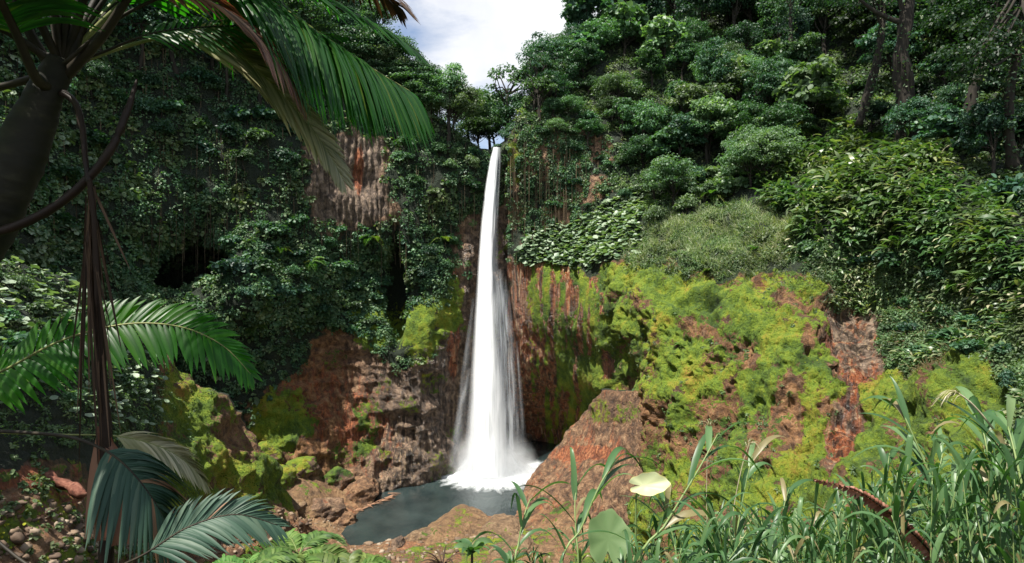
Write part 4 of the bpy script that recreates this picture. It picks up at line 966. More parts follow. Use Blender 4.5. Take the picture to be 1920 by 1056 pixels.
def fern(pos, size, n, label, cat='fern', group=None, trunk=0.0, seed=0, tilt=.3, mat=None, name='fern'):
    r = np.random.default_rng(seed); root = empty(name, pos, label, cat, group)
    if trunk:
        tb = MB(); tb.add(*tube([(0, 0, -trunk - 1), (.1, 0, -trunk * .5), (0, 0, .1)], [.2, .16, .13], 8, .4)); tb.build('trunk', M['bark'], root)
    for k in range(n):
        f = bpy.data.objects.new('frond', FR[r.integers(3)]); COL.objects.link(f); f.parent = root
        f.rotation_euler = (r.normal() * .16 + tilt * r.random(), r.normal() * .1, k / n * 6.283 + r.normal() * .2); s = size * (.75 + .4 * r.random()); f.scale = (s, s, s)
        f.location = (0, 0, .1 * r.random())
    return root
gt = 'tree ferns on the right slope'
for x, y, D, s, tr, lab in ((1500,262,126,6.5,3,'largest tree fern spreading pale fronds above the ginger leaves'),(1545,232,128,6.2,4,'tree fern with flat topped fronds just right of the largest one'),
    (1452,268,134,4.8,2.5,'tree fern left of the largest one at the forest edge'),(1300,278,150,5.2,3,'lone tree fern with drooping fronds halfway up the middle slope'),(1590,250,122,4.6,2,'small tree fern under the big forked tree'),
    (1270,375,146,4.2,1.5,'low tree fern above the grassy slope, near its left end'),(1340,380,138,4.0,1.5,'low tree fern above the middle of the grassy slope'),(1630,262,116,4.4,2,'tree fern in the shade below the huge pale trunk'),
    (1795,560,80,2.6,1.5,'small tree fern above the scrub on the right'),(1860,540,76,2.8,1.5,'pale tree fern at the right edge above the scrub'),(1690,470,90,2.6,1.2,'dusty tree fern in the middle of the ginger leaves')):
    fern(near_on(right, x, y)[0] + UP * tr, s, 13, lab, 'tree fern', gt, tr, int(x), name='tree_fern')
for x, y, s, lab in ((1255,640,1.7,'small fern on the upper left face of the mossy hump'),(1420,470,2.4,'fern at the crest of the moss below the grass'),(1090,470,2.6,'fern hanging at the edge of the umbrella leaves'),(1330,500,2.2,'fern above the dark overhang of the mossy hump')):
    p, n_ = near_on(right, x, y); fern(p + n_ * .2, s, 9, lab, 'fern', 'ferns on the right rock', 0, int(x))
for x, y, s, lab in ((520,470,4,'fern on the shaded ledge, the one nearest the cave'),(575,500,4.2,'fern in the middle of the shaded ledge'),(700,450,4.4,'fern below the columns of bare rock'),(830,450,4.6,'feathery fern on the wall just left of the falling water'),(480,620,3.4,'fern hanging over the dark rock below the ledge')):
    p, n_ = near_on(back, x, y); fern(p + n_ * .4, s, 10, lab, 'fern', 'ferns on the shaded wall', 0, int(x), .5)
for x, y, D, s, lab, tl in ((560,1045,23,2.6,'big bright green fern spreading at the bottom edge left of the pool',.25),(470,1075,21,2.2,'bright green fern at the bottom edge behind the grey palm frond',.2),(650,1085,22,2.0,'bright green fern at the bottom edge, right of the biggest one',.2)):
    p = at(x, y, D); fern(p, s, 15, lab, 'fern', 'bright ferns at the bottom edge', 6.0, int(x), tl)

# ------------------------------------------------------------------ rocks
def ico(sub):
    t = (1 + 5 ** .5) / 2
    V = [(-1,t,0),(1,t,0),(-1,-t,0),(1,-t,0),(0,-1,t),(0,1,t),(0,-1,-t),(0,1,-t),(t,0,-1),(t,0,1),(-t,0,-1),(-t,0,1)]
    Fc = [(0,11,5),(0,5,1),(0,1,7),(0,7,10),(0,10,11),(1,5,9),(5,11,4),(11,10,2),(10,7,6),(7,1,8),(3,9,4),(3,4,2),(3,2,6),(3,6,8),(3,8,9),(4,9,5),(2,4,11),(6,2,10),(8,6,7),(9,8,1)]
    V = [np.array(v) / np.linalg.norm(v) for v in V]
    for _ in range(sub):
        mid, F2 = {}, []
        def m(a, b):
            k = (min(a, b), max(a, b))
            if k not in mid: v = V[a] + V[b]; V.append(v / np.linalg.norm(v)); mid[k] = len(V) - 1
            return mid[k]
        for a, b, c in Fc:
            x, y, z = m(a, b), m(b, c), m(c, a); F2 += [(a, x, z), (b, y, x), (c, z, y), (x, y, z)]
        Fc = F2
    return np.array(V), np.array(Fc)
ICO, ICO2 = ico(4), ico(1)
def rock_mesh(seed, moss, red, flat=.7, tan=0.):
    r = np.random.default_rng(seed); V = ICO[0].copy()
    for _ in range(9):                                        # facets
        n = nrm(r.normal(size=3)); h = .62 + .25 * r.random(); d = V @ n
        V -= np.maximum(d - h, 0)[:, None] * n * .85
    V *= (1 + .30 * fbm(V, 1.4, 5, seed)[:, None] + .16 * (ridged(V, 3.0, 4, seed) - .6)[:, None]) * np.array([1, .8 + .3 * r.random(), flat])
    up = nrm(V)[:, 2]
    at_ = dict(moss=np.clip(moss * (.5 + .6 * up) + .3 * fbm(V, 2, 3, seed + 5), 0, 1), red=np.full(len(V), red), veg=np.zeros(len(V)), gray=np.full(len(V), r.random() * .6), wet=np.full(len(V), .2), pale=np.full(len(V), .2), tan=np.full(len(V), tan))
    me = mesh_np('boulder', V, ICO[1], at_); me.materials.append(M['rock']); return me
ROCKS = {'mossy': [rock_mesh(s, .85, .3) for s in (1, 2, 3)], 'bare': [rock_mesh(s, .1, .22) for s in (4, 5, 6)], 'orange': [rock_mesh(s, .35, .1, .42, .5) for s in (7, 8)], 'grey': [rock_mesh(s, 0, .1) for s in (9, 10)]}
def hit(px, py):
    Ds = np.linspace(60, 185, 700); P = at_arr(np.full(700, px), np.full(700, py), Ds)
    g = ground_z(P[:, 0], P[:, 1]); k = np.argmax(P[:, 2] <= np.maximum(g, POOL)); return P[k] if k else P[-1]
rr_ = np.random.default_rng(9)
def boulder(px, py, wpx, kind, label, group='boulders around the pool', s=None, hz=1.0):
    p = near_on(s, px, py)[0] if s is not None else hit(px, py)
    me = ROCKS[kind][rr_.integers(len(ROCKS[kind]))]
    o = bpy.data.objects.new('boulder', me); COL.objects.link(o); k = wpx / F * p[1] * .5
    o.location = p + np.array([0, k * .3, -k * .12]); o.scale = (k, k * .9, k * hz); o.rotation_euler = (rr_.normal() * .15, rr_.normal() * .15, rr_.random() * 6.28)
    tag(o, label, 'boulder', group)
for a in ((622,905,84,'mossy','mossy boulder at the head of the brown rock bank left of the pool'),(660,925,100,'bare','large brown boulder rising from the left edge of the pool'),
    (705,905,90,'bare','brown boulder with pale runs at the back left of the pool'),(745,890,60,'bare','brown boulder at the far left corner of the pool'),(600,960,88,'bare','red brown rock lump between the pool and the bottom fern'),
    (640,975,58,'bare','small brown rock at the near left corner of the pool'),(560,935,110,'orange','tan mossy boulder left of the brown bank'),(520,960,100,'orange','tan boulder above the bottom ferns'),
    (505,905,90,'mossy','mossy boulder below the trickle on the left bank'),(560,880,84,'mossy','small mossy boulder behind the tan one'),(645,858,76,'mossy','flat mossy rock under the red rock wall'),(700,862,60,'mossy','mossy rock at the foot of the pale run-off streaks'),
    (480,860,96,'mossy','yellow mossy boulder at the foot of the left slope'),(445,830,100,'mossy','rounded mossy boulder high on the left bank'),(860,1000,190,'orange','long flat tan rock on the near side of the pool','boulders around the pool',None,.55),(925,1004,130,'orange','tan mossy rock slab at the near right of the pool','boulders around the pool',None,.6),
    (960,1035,100,'orange','tan rock half hidden by the grass below the pool'),(790,1012,70,'orange','low tan rock at the near left of the pool'),(745,1022,40,'grey','pale stone on the near pool bank, left of the tan slab')):
    boulder(*a)
boulder(1560, 682, 40, 'mossy', 'mossy stone perched beside the red rock stripe', 'stones on the mossy hump', right)
# rubble
def rubble(name, label, P, size, mat, seed):
    r = np.random.default_rng(seed); mb = MB(); V0, F0 = ICO2
    n = len(P); S = size * (.4 + 1.2 * r.random(n) ** 2)
    V = V0[None] * (1 + .8 * (r.random((n, len(V0), 1)) - .5)) * S[:, None, None] * (np.array([1, 1, .6]) * (.5 + 1.0 * r.random((n, 1, 3)))) + P[:, None]
    Fc = F0[None] + (np.arange(n) * len(V0))[:, None, None]
    mb.add(V.reshape(-1, 3), Fc.reshape(-1, 3), np.repeat(r.random(n), len(V0))); o = mb.build(name, mat, smooth=False); tag(o, label, 'rubble', None, 'stuff')
def stonemat():
    m, nt = newmat('loose_stone'); c = ramp(nt, attr(nt, 'rnd'), [(0, (.07, .045, .03)), (.4, (.15, .10, .065)), (.75, (.24, .17, .11)), (1, (.34, .28, .21))])
    c = mixc(nt, .5, c, ramp(nt, noise(nt, 4, 6, .7), [(.3, (.4, .35, .3)), (.7, (1, 1, 1))]), 'MULTIPLY')
    p = N(nt, 'ShaderNodeBsdfPrincipled', i_Roughness=.85); L(nt, c, p.inputs[0]); o = N(nt, 'ShaderNodeOutputMaterial'); L(nt, p.outputs[0], o.inputs[0]); return m
M['stone'] = stonemat()
P1, N1, _, _ = sample(left, polymask(left.px, left.py, [(0,900),(120,930),(190,960),(260,1010),(330,1090),(0,1090)], 10), 520, rr_)
rubble('rubble', 'loose stones strewn over the slope in the bottom left corner', P1, .30, M['stone'], 1)
P2, N2, _, _ = sample(left, polymask(left.px, left.py, [(330,960),(480,930),(580,980),(640,1050),(380,1070)], 10), 240, rr_)
nb_w = (gd > .5) * (gd < 14) * (GY < 127) * (GX < 4) * (GX > -50)
P3, _, _, _ = sample(bank, nb_w * 1.0, 520, rr_)
rubble('rubble', 'loose stones along the near bank of the pool', np.concatenate([P2, P3]), .42, M['stone'], 2)
# herbs of the rubble corner
P1, N1, _, _ = sample(left, polymask(left.px, left.py, [(0,850),(100,870),(160,960),(330,1090),(0,1090)], 10), 130, rr_)
stuff('rubble_herbs', 'small grey green herbs among the stones in the bottom left corner', [domes(P1, N1, .3, 18, rr_, T_wide, .26, up=.9)], M['scrub'])
# bare red earth ledge
ml = MB(); a = pxline([(20,878,47),(60,890,46.5),(110,905,46),(162,928,45)], 14)
V, Fc = tube(a, np.array([.3,.5,.42,.6,.5,.62,.5,.65,.55,.7,.5,.6,.45,.2]) * .75, 14, .9); ml.add(V, Fc)
o = ml.build('earth_ledge', M['stalk_brown']); tag(o, 'red brown earth ledge lying on the mossy rubble at the left', 'log')
o.data.materials[0] = plainmat('red_earth', [(.35, (.05, .02, .014)), (.52, (.15, .055, .034)), (.7, (.26, .13, .085))], 2.5, .85, .6, dist=.1)

# floating sticks on the pool
raft = empty('stick_raft', hit(706, 946), 'tangle of bare orange brown sticks floating on the pool, left of the falls', 'driftwood'); raft.location[2] = POOL + .06
for k in range(26):
    mb = MB(); u_ = rr_.random() - .5; c = np.array([u_ * 6.5, u_ * 9.0 + rr_.normal() * .7, .1 + .25 * rr_.random()]); a = rr_.normal() * .6 + .5; l = .7 + 1.0 * rr_.random()
    d = np.array([math.cos(a), math.sin(a), rr_.normal() * .12]) * l
    mb.add(*tube([c - d, c + np.array([0, 0, .1]), c + d], [.12, .10, .05], 5)); mb.build('stick', M['wood'], raft)

# ------------------------------------------------------------------ palms in the left foreground
def frond(parent, o0, ctrl, ln, wd, mat, rmat, n=46, roll=0.0, droop=.7, sweep=.5, r0=.014, sides=(1, -1), lift=.25, seed=0, t0=.12, jit=.06, name='frond', seg=6, fold=.25, taper=1.0):
    """feather frond: midrib (part) with its leaflets (sub-part); o0 = the palm's base"""
    r = np.random.default_rng(seed)
    P = pxline(ctrl, 40); T = nrm(np.gradient(P, axis=0))
    Nf = nrm(UP - (T @ UP)[:, None] * T); S = np.cross(T, Nf)
    c, s_ = math.cos(roll), math.sin(roll); Nf, S = Nf * c + S * s_, S * c - Nf * s_
    mb = MB(); mb.add(*tube(P, np.linspace(r0, r0 * .25, 40), 7)); fo = mb.build(name, rmat, parent, o0)
    lb = MB(); t = np.linspace(t0, 1, n); ii = t * 39
    at_ = lambda A: np.stack([np.interp(ii, np.arange(40), A[:, k]) for k in range(3)], -1)
    for sd in sides:
        tj = r.normal(size=n) * .3
        B, Tt, Nt, St = at_(P), nrm(at_(T)), nrm(at_(Nf)), nrm(at_(S))
        prof = np.sin(np.pi * np.clip(.16 + .80 * t ** taper, 0, 1)) ** .6
        Ln = ln * prof * (1 + r.normal(size=n) * .08)
        sw = sweep + 1.2 * np.clip(t - .75, 0, 1) * 4
        d = nrm(Tt * sw[:, None] + St * sd + Nt * lift + r.normal(size=(n, 3)) * jit)
        s = np.linspace(0, 1, seg); hw = wd * np.array([.35, .85, 1, .9, .6, .04]) if seg == 6 else wd * np.sin(np.pi * (.1 + .88 * s))
        for k in range(n):
            cur = B[k] + d[k] * (s[:, None] * Ln[k]) - UP * (droop * Ln[k] * (s ** 2)[:, None]) 
            dl = nrm(np.gradient(cur, axis=0)); W = Tt[k] - (dl @ Tt[k])[:, None] * dl; W = nrm(W + .15 * Nt[k] * tj[k]); Z = np.cross(dl, W)
            h = (hw * min(1, .35 + Ln[k] / ln))[:, None]
            V = np.stack([cur - W * h, cur + Z * h * fold * 1.6, cur + W * h], 1).reshape(-1, 3) - o0
            i = np.arange(seg - 1) * 3; Fc = np.concatenate([np.stack([i, i + 1, i + 4, i + 3], -1), np.stack([i + 1, i + 2, i + 5, i + 4], -1)])
            lb.add(V, Fc, r.random() * .9 if r.random() > .03 else 1.0)
    lb.build('leaflets', mat, fo)
    return fo
def part_tube(name, parent, o0, ctrl, rad, mat, n=28, sides=10, rough=.0):
    mb = MB(); P = pxline(ctrl, n); mb.add(*tube(P, np.interp(np.linspace(0, 1, n), np.linspace(0, 1, len(rad)), rad), sides, rough)); return mb.build(name, mat, parent, o0)

def ringed(parent, o0, ctrl, rad, mat, n=150, sides=22):
    mb = MB(); P = pxline(ctrl, n); t = np.linspace(0, 1, n); rr = np.interp(t, np.linspace(0, 1, len(rad)), rad)
    k = t * 26; rr = rr * (1 + .035 * np.exp(-((k % 1) - .5) ** 2 / .012)); V, Fc = tube(P, rr, sides, .10)
    V = V + fbm(V, 7., 4, 3)[:, None] * .012 * np.array([1, 1, 0]); mb.add(V, Fc); return mb.build('trunk', mat, parent, o0)
b = at(-220, 1150, 4.0)
palm = empty('palm_tree', b, 'large palm in dark shade at the left edge, its trunk leaning into the picture', 'palm')
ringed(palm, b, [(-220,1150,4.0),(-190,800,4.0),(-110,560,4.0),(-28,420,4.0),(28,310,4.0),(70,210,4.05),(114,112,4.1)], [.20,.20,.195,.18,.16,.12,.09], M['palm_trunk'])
G, TE, ST, DE, BR = M['palm_green'], M['palm_teal'], M['palm_straw_sheen'], M['palm_dead'], M['palm_brown']
PT, RG, SB = M['petiole'], M['rachis_green'], M['stalk_brown']
# frond sweeping right, its leaflet gloss painted in as a pale colour
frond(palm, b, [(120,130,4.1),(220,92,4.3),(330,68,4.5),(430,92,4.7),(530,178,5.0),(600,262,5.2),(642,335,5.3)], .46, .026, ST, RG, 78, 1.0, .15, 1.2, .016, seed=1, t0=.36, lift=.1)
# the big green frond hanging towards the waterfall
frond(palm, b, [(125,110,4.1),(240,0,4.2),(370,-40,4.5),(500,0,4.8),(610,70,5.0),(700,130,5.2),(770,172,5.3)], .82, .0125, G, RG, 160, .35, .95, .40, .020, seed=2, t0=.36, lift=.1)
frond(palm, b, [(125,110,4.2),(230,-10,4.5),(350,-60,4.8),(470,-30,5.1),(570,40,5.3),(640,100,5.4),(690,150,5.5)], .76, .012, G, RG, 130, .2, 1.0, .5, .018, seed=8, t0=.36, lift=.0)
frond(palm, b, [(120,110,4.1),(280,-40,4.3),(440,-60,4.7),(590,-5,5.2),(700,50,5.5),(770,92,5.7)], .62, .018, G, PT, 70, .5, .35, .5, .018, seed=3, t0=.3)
frond(palm, b, [(120,110,4.1),(250,-60,4.2),(400,-100,4.6),(560,-80,5.2),(690,-25,5.6),(745,10,5.8)], .60, .018, DE, PT, 60, .3, .5, .5, .018, seed=4, t0=.3)
frond(palm, b, [(120,120,4.0),(230,30,4.0),(340,-10,4.0),(440,30,4.2),(520,110,4.3),(560,185,4.4)], .40, .012, BR, PT, 52, .6, .5, 1.3, .014, seed=5, t0=.3)
frond(palm, b, [(125,125,4.1),(200,95,4.2),(290,62,4.3),(400,50,4.6),(520,50,5.0),(640,70,5.3)], .34, .014, G, PT, 36, .8, .4, .9, .012, seed=6, t0=.35)
# petioles going up out of the picture, each with its frond above
for k, pts in enumerate(([(110,150,4.1),(60,70,4.0),(20,-20,3.9),(-60,-160,3.7),(-260,-210,3.4)], [(118,140,4.1),(105,40,4.2),(92,-60,4.4),(40,-220,4.8),(-60,-290,5.2)],
                         [(122,140,4.1),(150,60,4.1),(190,-20,4.2),(260,-170,4.4),(400,-270,4.9)], [(125,140,4.1),(190,70,4.0),(245,-10,3.9),(330,-120,3.7),(480,-190,3.5)],
                         [(105,160,4.1),(70,150,3.9),(20,40,3.6),(-40,-60,3.3),(-160,-120,3.0)])):
    frond(palm, b, pts, .6, .02, G, PT, 44, .2, .5, .5, .04, seed=10 + k, t0=.45)
# unseen fronds added over the viewpoint to keep the trunk in the shade
for k, (dx, dy, dD) in enumerate(((-300, -250, 3.0), (-150, -420, 3.2), (80, -460, 3.4), (300, -420, 3.6), (-420, -120, 3.4), (-500, 60, 4.2), (150, -330, 5.6), (-150, -330, 5.8))):
    frond(palm, b, [(118, 130, 4.1), (118 + dx * .35, 130 + dy * .75, 4.1 + (dD - 4.1) * .4), (118 + dx * .8, 130 + dy * 1.0, 4.1 + (dD - 4.1) * .8), (118 + dx * 1.3, 130 + dy * .95, dD), (118 + dx * 1.7, 130 + dy * .75, dD)], .65, .024, G, PT, 50, .1, .5, .5, .03, seed=40 + k, t0=.3)
# dead stalks
part_tube('dead_stalk', palm, b, [(-40,446,3.9),(30,424,3.9),(90,396,3.9),(150,350,3.9),(205,285,3.9),(240,205,3.95),(257,148,4.0)], [.032,.032,.030,.028,.028,.022,.006], SB, 40, 10, .2)
part_tube('dead_stalk', palm, b, [(118,175,4.05),(142,195,4.0),(155,245,3.95),(160,300,3.9),(168,345,3.88)], [.028,.022,.020,.018,.02], SB, 24, 8, .2)
# withered frond hanging straight down
hang = part_tube('withered_frond', palm, b, [(168,338,3.85),(178,430,3.85),(184,560,3.86),(190,700,3.9),(200,840,3.9),(200,1080,3.9)], [.016,.018,.024,.034,.040,.046], DE, 40, 8, .3)
r = np.random.default_rng(3); lb = MB()
for k in range(36):
    x0, y0 = 168 + r.normal() * 5, 340 + 150 * r.random() ** 2; ln = 160 + 380 * r.random(); spread = r.normal() * 22 + 14
    y1 = y0 + ln; c = pxline([(x0, y0, 3.84 + .06 * r.random()), (x0 + spread * .45 + 4, y0 + ln * .45, 3.82 + .1 * r.random()), (x0 + spread + 10, y1, 3.8 + .16 * r.random())], 8)
    dl = nrm(np.gradient(c, axis=0)); W = nrm(np.cross(dl, r.normal(size=3) * .5 + np.array([0, -1, 0]))); h = .008 * np.array([.5, .8, 1, 1, .9, .8, .5, .1])[:, None]
    V = np.stack([c - W * h, c + np.cross(dl, W) * h * .4, c + W * h], 1).reshape(-1, 3) - b; i = np.arange(7) * 3
    lb.add(V, np.concatenate([np.stack([i, i + 1, i + 4, i + 3], -1), np.stack([i + 1, i + 2, i + 5, i + 4], -1)]), r.random())
lb.build('leaflets', DE, hang)
sheath = MB()
for k in range(7):
    x = 168 + k * 11; c = pxline([(188 + r.normal() * 6, 800, 3.9), (x + 4, 890, 3.85 + .05 * r.random()), (x - 4 + r.normal() * 6, 1000 + 30 * r.random(), 3.82)], 8)
    dl = nrm(np.gradient(c, axis=0)); W = nrm(np.cross(dl, np.array([r.normal() * .4, -1, 0]))); h = np.linspace(.018, .028, 8)[:, None]
    V = np.stack([c - W * h, c + np.cross(dl, W) * h * .5, c + W * h], 1).reshape(-1, 3) - b; i = np.arange(7) * 3
    sheath.add(V, np.concatenate([np.stack([i, i + 1, i + 4, i + 3], -1), np.stack([i + 1, i + 2, i + 5, i + 4], -1)]), .55 + .4 * r.random())
sheath.build('sheath', BR, hang)

# lower palm rooted below the picture at the left
b2 = at(-230, 1250, 4.6)
palm2 = empty('palm_tree', b2, 'lower young palm reaching in from the left edge with green and grey fronds', 'palm')
part_tube('trunk', palm2, b2, [(-230,1250,4.6),(-210,1050,4.6),(-180,880,4.5),(-150,800,4.4)], [.11,.11,.10,.07], M['palm_trunk'], 20, 12, .2)
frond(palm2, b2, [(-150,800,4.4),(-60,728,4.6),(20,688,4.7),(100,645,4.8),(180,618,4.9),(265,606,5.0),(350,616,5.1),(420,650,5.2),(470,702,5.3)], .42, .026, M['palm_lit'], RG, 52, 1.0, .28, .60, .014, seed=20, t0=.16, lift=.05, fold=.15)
frond(palm2, b2, [(-150,810,4.4),(-40,808,4.0),(60,812,3.9),(140,822,3.8),(205,850,3.75),(255,895,3.75),(300,960,3.8),(335,1040,3.9)], .41, .019, TE, PT, 44, .35, .80, .55, .015, seed=21, t0=.56, fold=.3)
frond(palm2, b2, [(-150,805,4.4),(0,812,4.6),(120,815,4.6),(220,818,4.6),(300,838,4.7),(350,868,4.8),(385,905,4.9)], .28, .013, ST, RG, 44, .6, .35, 1.5, .009, seed=22, t0=.5)
frond(palm2, b2, [(-150,830,4.3),(-20,1000,3.6),(120,1090,3.4),(250,1050,3.4),(350,990,3.5),(440,965,3.6),(520,985,3.7)], .34, .013, TE, PT, 40, .9, .3, 1.2, .012, seed=23, t0=.55)

# ------------------------------------------------------------------ cane grass in the right foreground
def gz(Y): return -1.75 - .60 * np.maximum(Y - 1, 0)
def blade(mb, p, d, ln, w, r, droop=.8, o0=0, seg=9):
    s = np.linspace(0, 1, seg); cur = p + d * (s[:, None] * ln) - UP * (droop * ln * (s ** 2.2)[:, None])
    dl = nrm(np.gradient(cur, axis=0)); W = nrm(np.cross(dl, UP + r.normal(size=3) * .35)); Z = np.cross(W, dl)
    h = (w * np.minimum(1, .5 + 2.2 * s) * (1 - s ** 2.5))[:, None] + .0008
    V = np.stack([cur - W * h, cur - Z * h * .35, cur + W * h], 1).reshape(-1, 3) - o0
    i = np.arange(seg - 1) * 3
    mb.add(V, np.concatenate([np.stack([i, i + 1, i + 4, i + 3], -1), np.stack([i + 1, i + 2, i + 5, i + 4], -1)]), r.random() * .92 if r.random() > .07 else 1.0)
def cane_geo(stem, leaf, pts, r0, nl, r, o0, ln=(.35, .65), w=.014, first=.35):
    P = spline(pts, 22); stem.add(*[x - (o0 if k == 0 else 0) for k, x in enumerate(tube(P, np.linspace(r0, r0 * .35, 22), 6))])
    T = nrm(np.gradient(P, axis=0)); ang = r.random() * 6.28
    for k in range(nl):
        t = first + (1 - first) * (k + .5 * r.random()) / nl; i = int(min(21, t * 21)); ang += 2.4 + r.normal() * .5
        d = nrm(np.array([math.cos(ang), math.sin(ang) * .8, 0]) * (.75 - .35 * t) + T[i] * (.75 + .5 * t) + r.normal(size=3) * .12)
        blade(leaf, P[i], d, r.uniform(*ln) * (1 - .25 * abs(t - .6)), w * (.7 + .5 * r.random()), r, .35 + .6 * r.random(), o0)
gg = 'tall grass canes in the right foreground'
def cane(pxs, D, nl, label, seed, r0=.009, ln=(.42, .8), w=.022, first=.35):
    r = np.random.default_rng(seed); base = np.array([at(pxs[0][0], pxs[0][1], D)[0], D, gz(D)])
    pts = [base] + [at(x, y, D + .1 * k) for k, (x, y) in enumerate(pxs)]
    root = empty('grass_cane', base, label, 'grass cane', gg); st, lf = MB(), MB()
    cane_geo(st, lf, pts, r0, nl, r, base, ln, w, first); st.build('stem', M['grass_stem'], root); lf.build('blades', M['grass'], root)
cane([(1190,1090),(1250,980),(1310,880),(1345,815)], 3.6, 9, 'tall grass cane leaning right in the middle foreground, tallest left of the yellow leaf', 1, .010, (.45,.85), .027)
cane([(1050,1090),(1090,990),(1130,900),(1160,862)], 3.4, 8, 'grass cane leaning right beside the round leaf', 2)
cane([(965,1090),(972,1020),(985,960),(995,935)], 3.8, 7, 'leftmost grass cane at the bottom edge', 3)
cane([(1085,1090),(1080,1000),(1078,940),(1085,900)], 4.2, 7, 'upright grass cane between the first two leaning ones', 4)
cane([(1800,1090),(1770,960),(1735,870),(1700,790),(1688,765)], 4.0, 13, 'tall leafy grass cane leaning left in front of the mossy hump', 5, .011, (.45,.85), .027)
cane([(1640,1090),(1640,1000),(1660,900),(1668,850)], 4.6, 10, 'grass cane just left of the tall leafy one', 6)
cane([(1880,1090),(1870,950),(1850,840),(1840,790)], 3.6, 12, 'grass cane with broad arching blades near the right edge', 7, .011, (.55,.9), .030)
cane([(1935,1090),(1925,960),(1905,860),(1890,800)], 3.0, 12, 'grass cane at the right edge of the picture', 8, .011, (.55,.9), .030)
cane([(1370,1090),(1385,980),(1400,900),(1412,850)], 4.4, 8, 'thin grass cane right of the yellow leaf', 9)
cane([(1460,1090),(1462,1010),(1470,950),(1480,915)], 4.8, 8, 'grass cane left of the red brown dead frond', 10)
cane([(1560,1090),(1565,1010),(1575,960),(1590,925)], 4.8, 8, 'grass cane in front of the red brown dead frond', 11)
cane([(1270,1090),(1262,1010),(1250,960),(1245,935)], 4.4, 8, 'grass cane below the yellow leaf', 12)
cane([(1740,1090),(1745,980),(1760,890),(1768,845)], 4.2, 10, 'grass cane just right of the tall leafy one', 13)
# the mass of grass
r = np.random.default_rng(44); st, lf = MB(), MB()
env = curve([(940,1060),(1000,1010),(1060,985),(1150,960),(1250,950),(1330,945),(1450,950),(1540,935),(1620,900),(1700,850),(1780,865),(1850,810),(1930,770),(2050,760),(2320,790)])
for k in range(760):
    D = 3.0 + 6.5 * r.random() ** 1.2; px = r.uniform(950, 2320); 
    if r.random() > .22 + .78 * sstep(980, 1500, px): continue
    py = env(px) + 20 + 120 * r.random() ** 1.3
    top = at(px, py, D); base = np.array([top[0] + r.normal() * .25, D + r.normal() * .2, gz(D)])
    if top[2] - base[2] < .5: continue
    lean = np.array([r.normal() * .18, r.normal() * .15, 0])
    cane_geo(st, lf, [base, base * .45 + top * .55 - lean * .5, top], .006, 9 + int(4 * r.random()), r, 0, (.30, .62), .0135, .55)
gs = lf.build('tall_grass', M['grass']); tag(gs, 'dense mass of glossy green cane grass filling the lower right', 'grass', None, 'stuff')
o = st.build('grass_stems', M['grass_stem']); tag(o, 'crowded green stems inside the grass of the lower right', 'grass', None, 'stuff')
# dry seed stalks
def dry(pxs, D, label, seed, r0=.006, droop=True):
    r = np.random.default_rng(seed); base = np.array([at(pxs[0][0], 0, D)[0], D, gz(D)]); root = empty('dry_stalk', base, label, 'dry stalk', 'dry seed stalks in the grass')
    P = spline([base] + [at(x, y, D) for x, y in pxs], 30); mb = MB(); V, Fc = tube(P, np.linspace(r0, r0 * .4, 30), 6); mb.add(V - base, Fc); mb.build('stem', M['dry_stem'], root)
    hb = MB(); tip = P[-1]; dl = nrm(P[-1] - P[-4])
    for k in range(26 if droop else 14):
        blade(hb, tip - dl * .05 * r.random(), nrm(dl + r.normal(size=3) * .35), .07 + .09 * r.random(), .0016, r, .9, base, 5)
    hb.build('seed_head', M['palm_straw_sheen'], root)
dry([(1960,960),(1915,885),(1870,815),(1825,760),(1790,733)], 3.4, 'bent pale dry stalk with a drooping head near the right edge', 1, .010)
dry([(1362,1080),(1375,960),(1390,880),(1405,830)], 4.2, 'thin straw coloured stalk right of the tall leaning cane', 2, .005)
dry([(1330,1080),(1325,960),(1326,860),(1330,795)], 4.4, 'thin upright stalk beside the tall leaning cane', 3, .004)
dry([(1880,1080),(1890,940),(1885,830)], 4.0, 'thin dry stalk among the broad blades at the right', 4, .005)
dry([(1300,1080),(1420,1000),(1480,985)], 4.0, 'low dry stalk with a fluffy head in the middle of the grass', 5, .004)

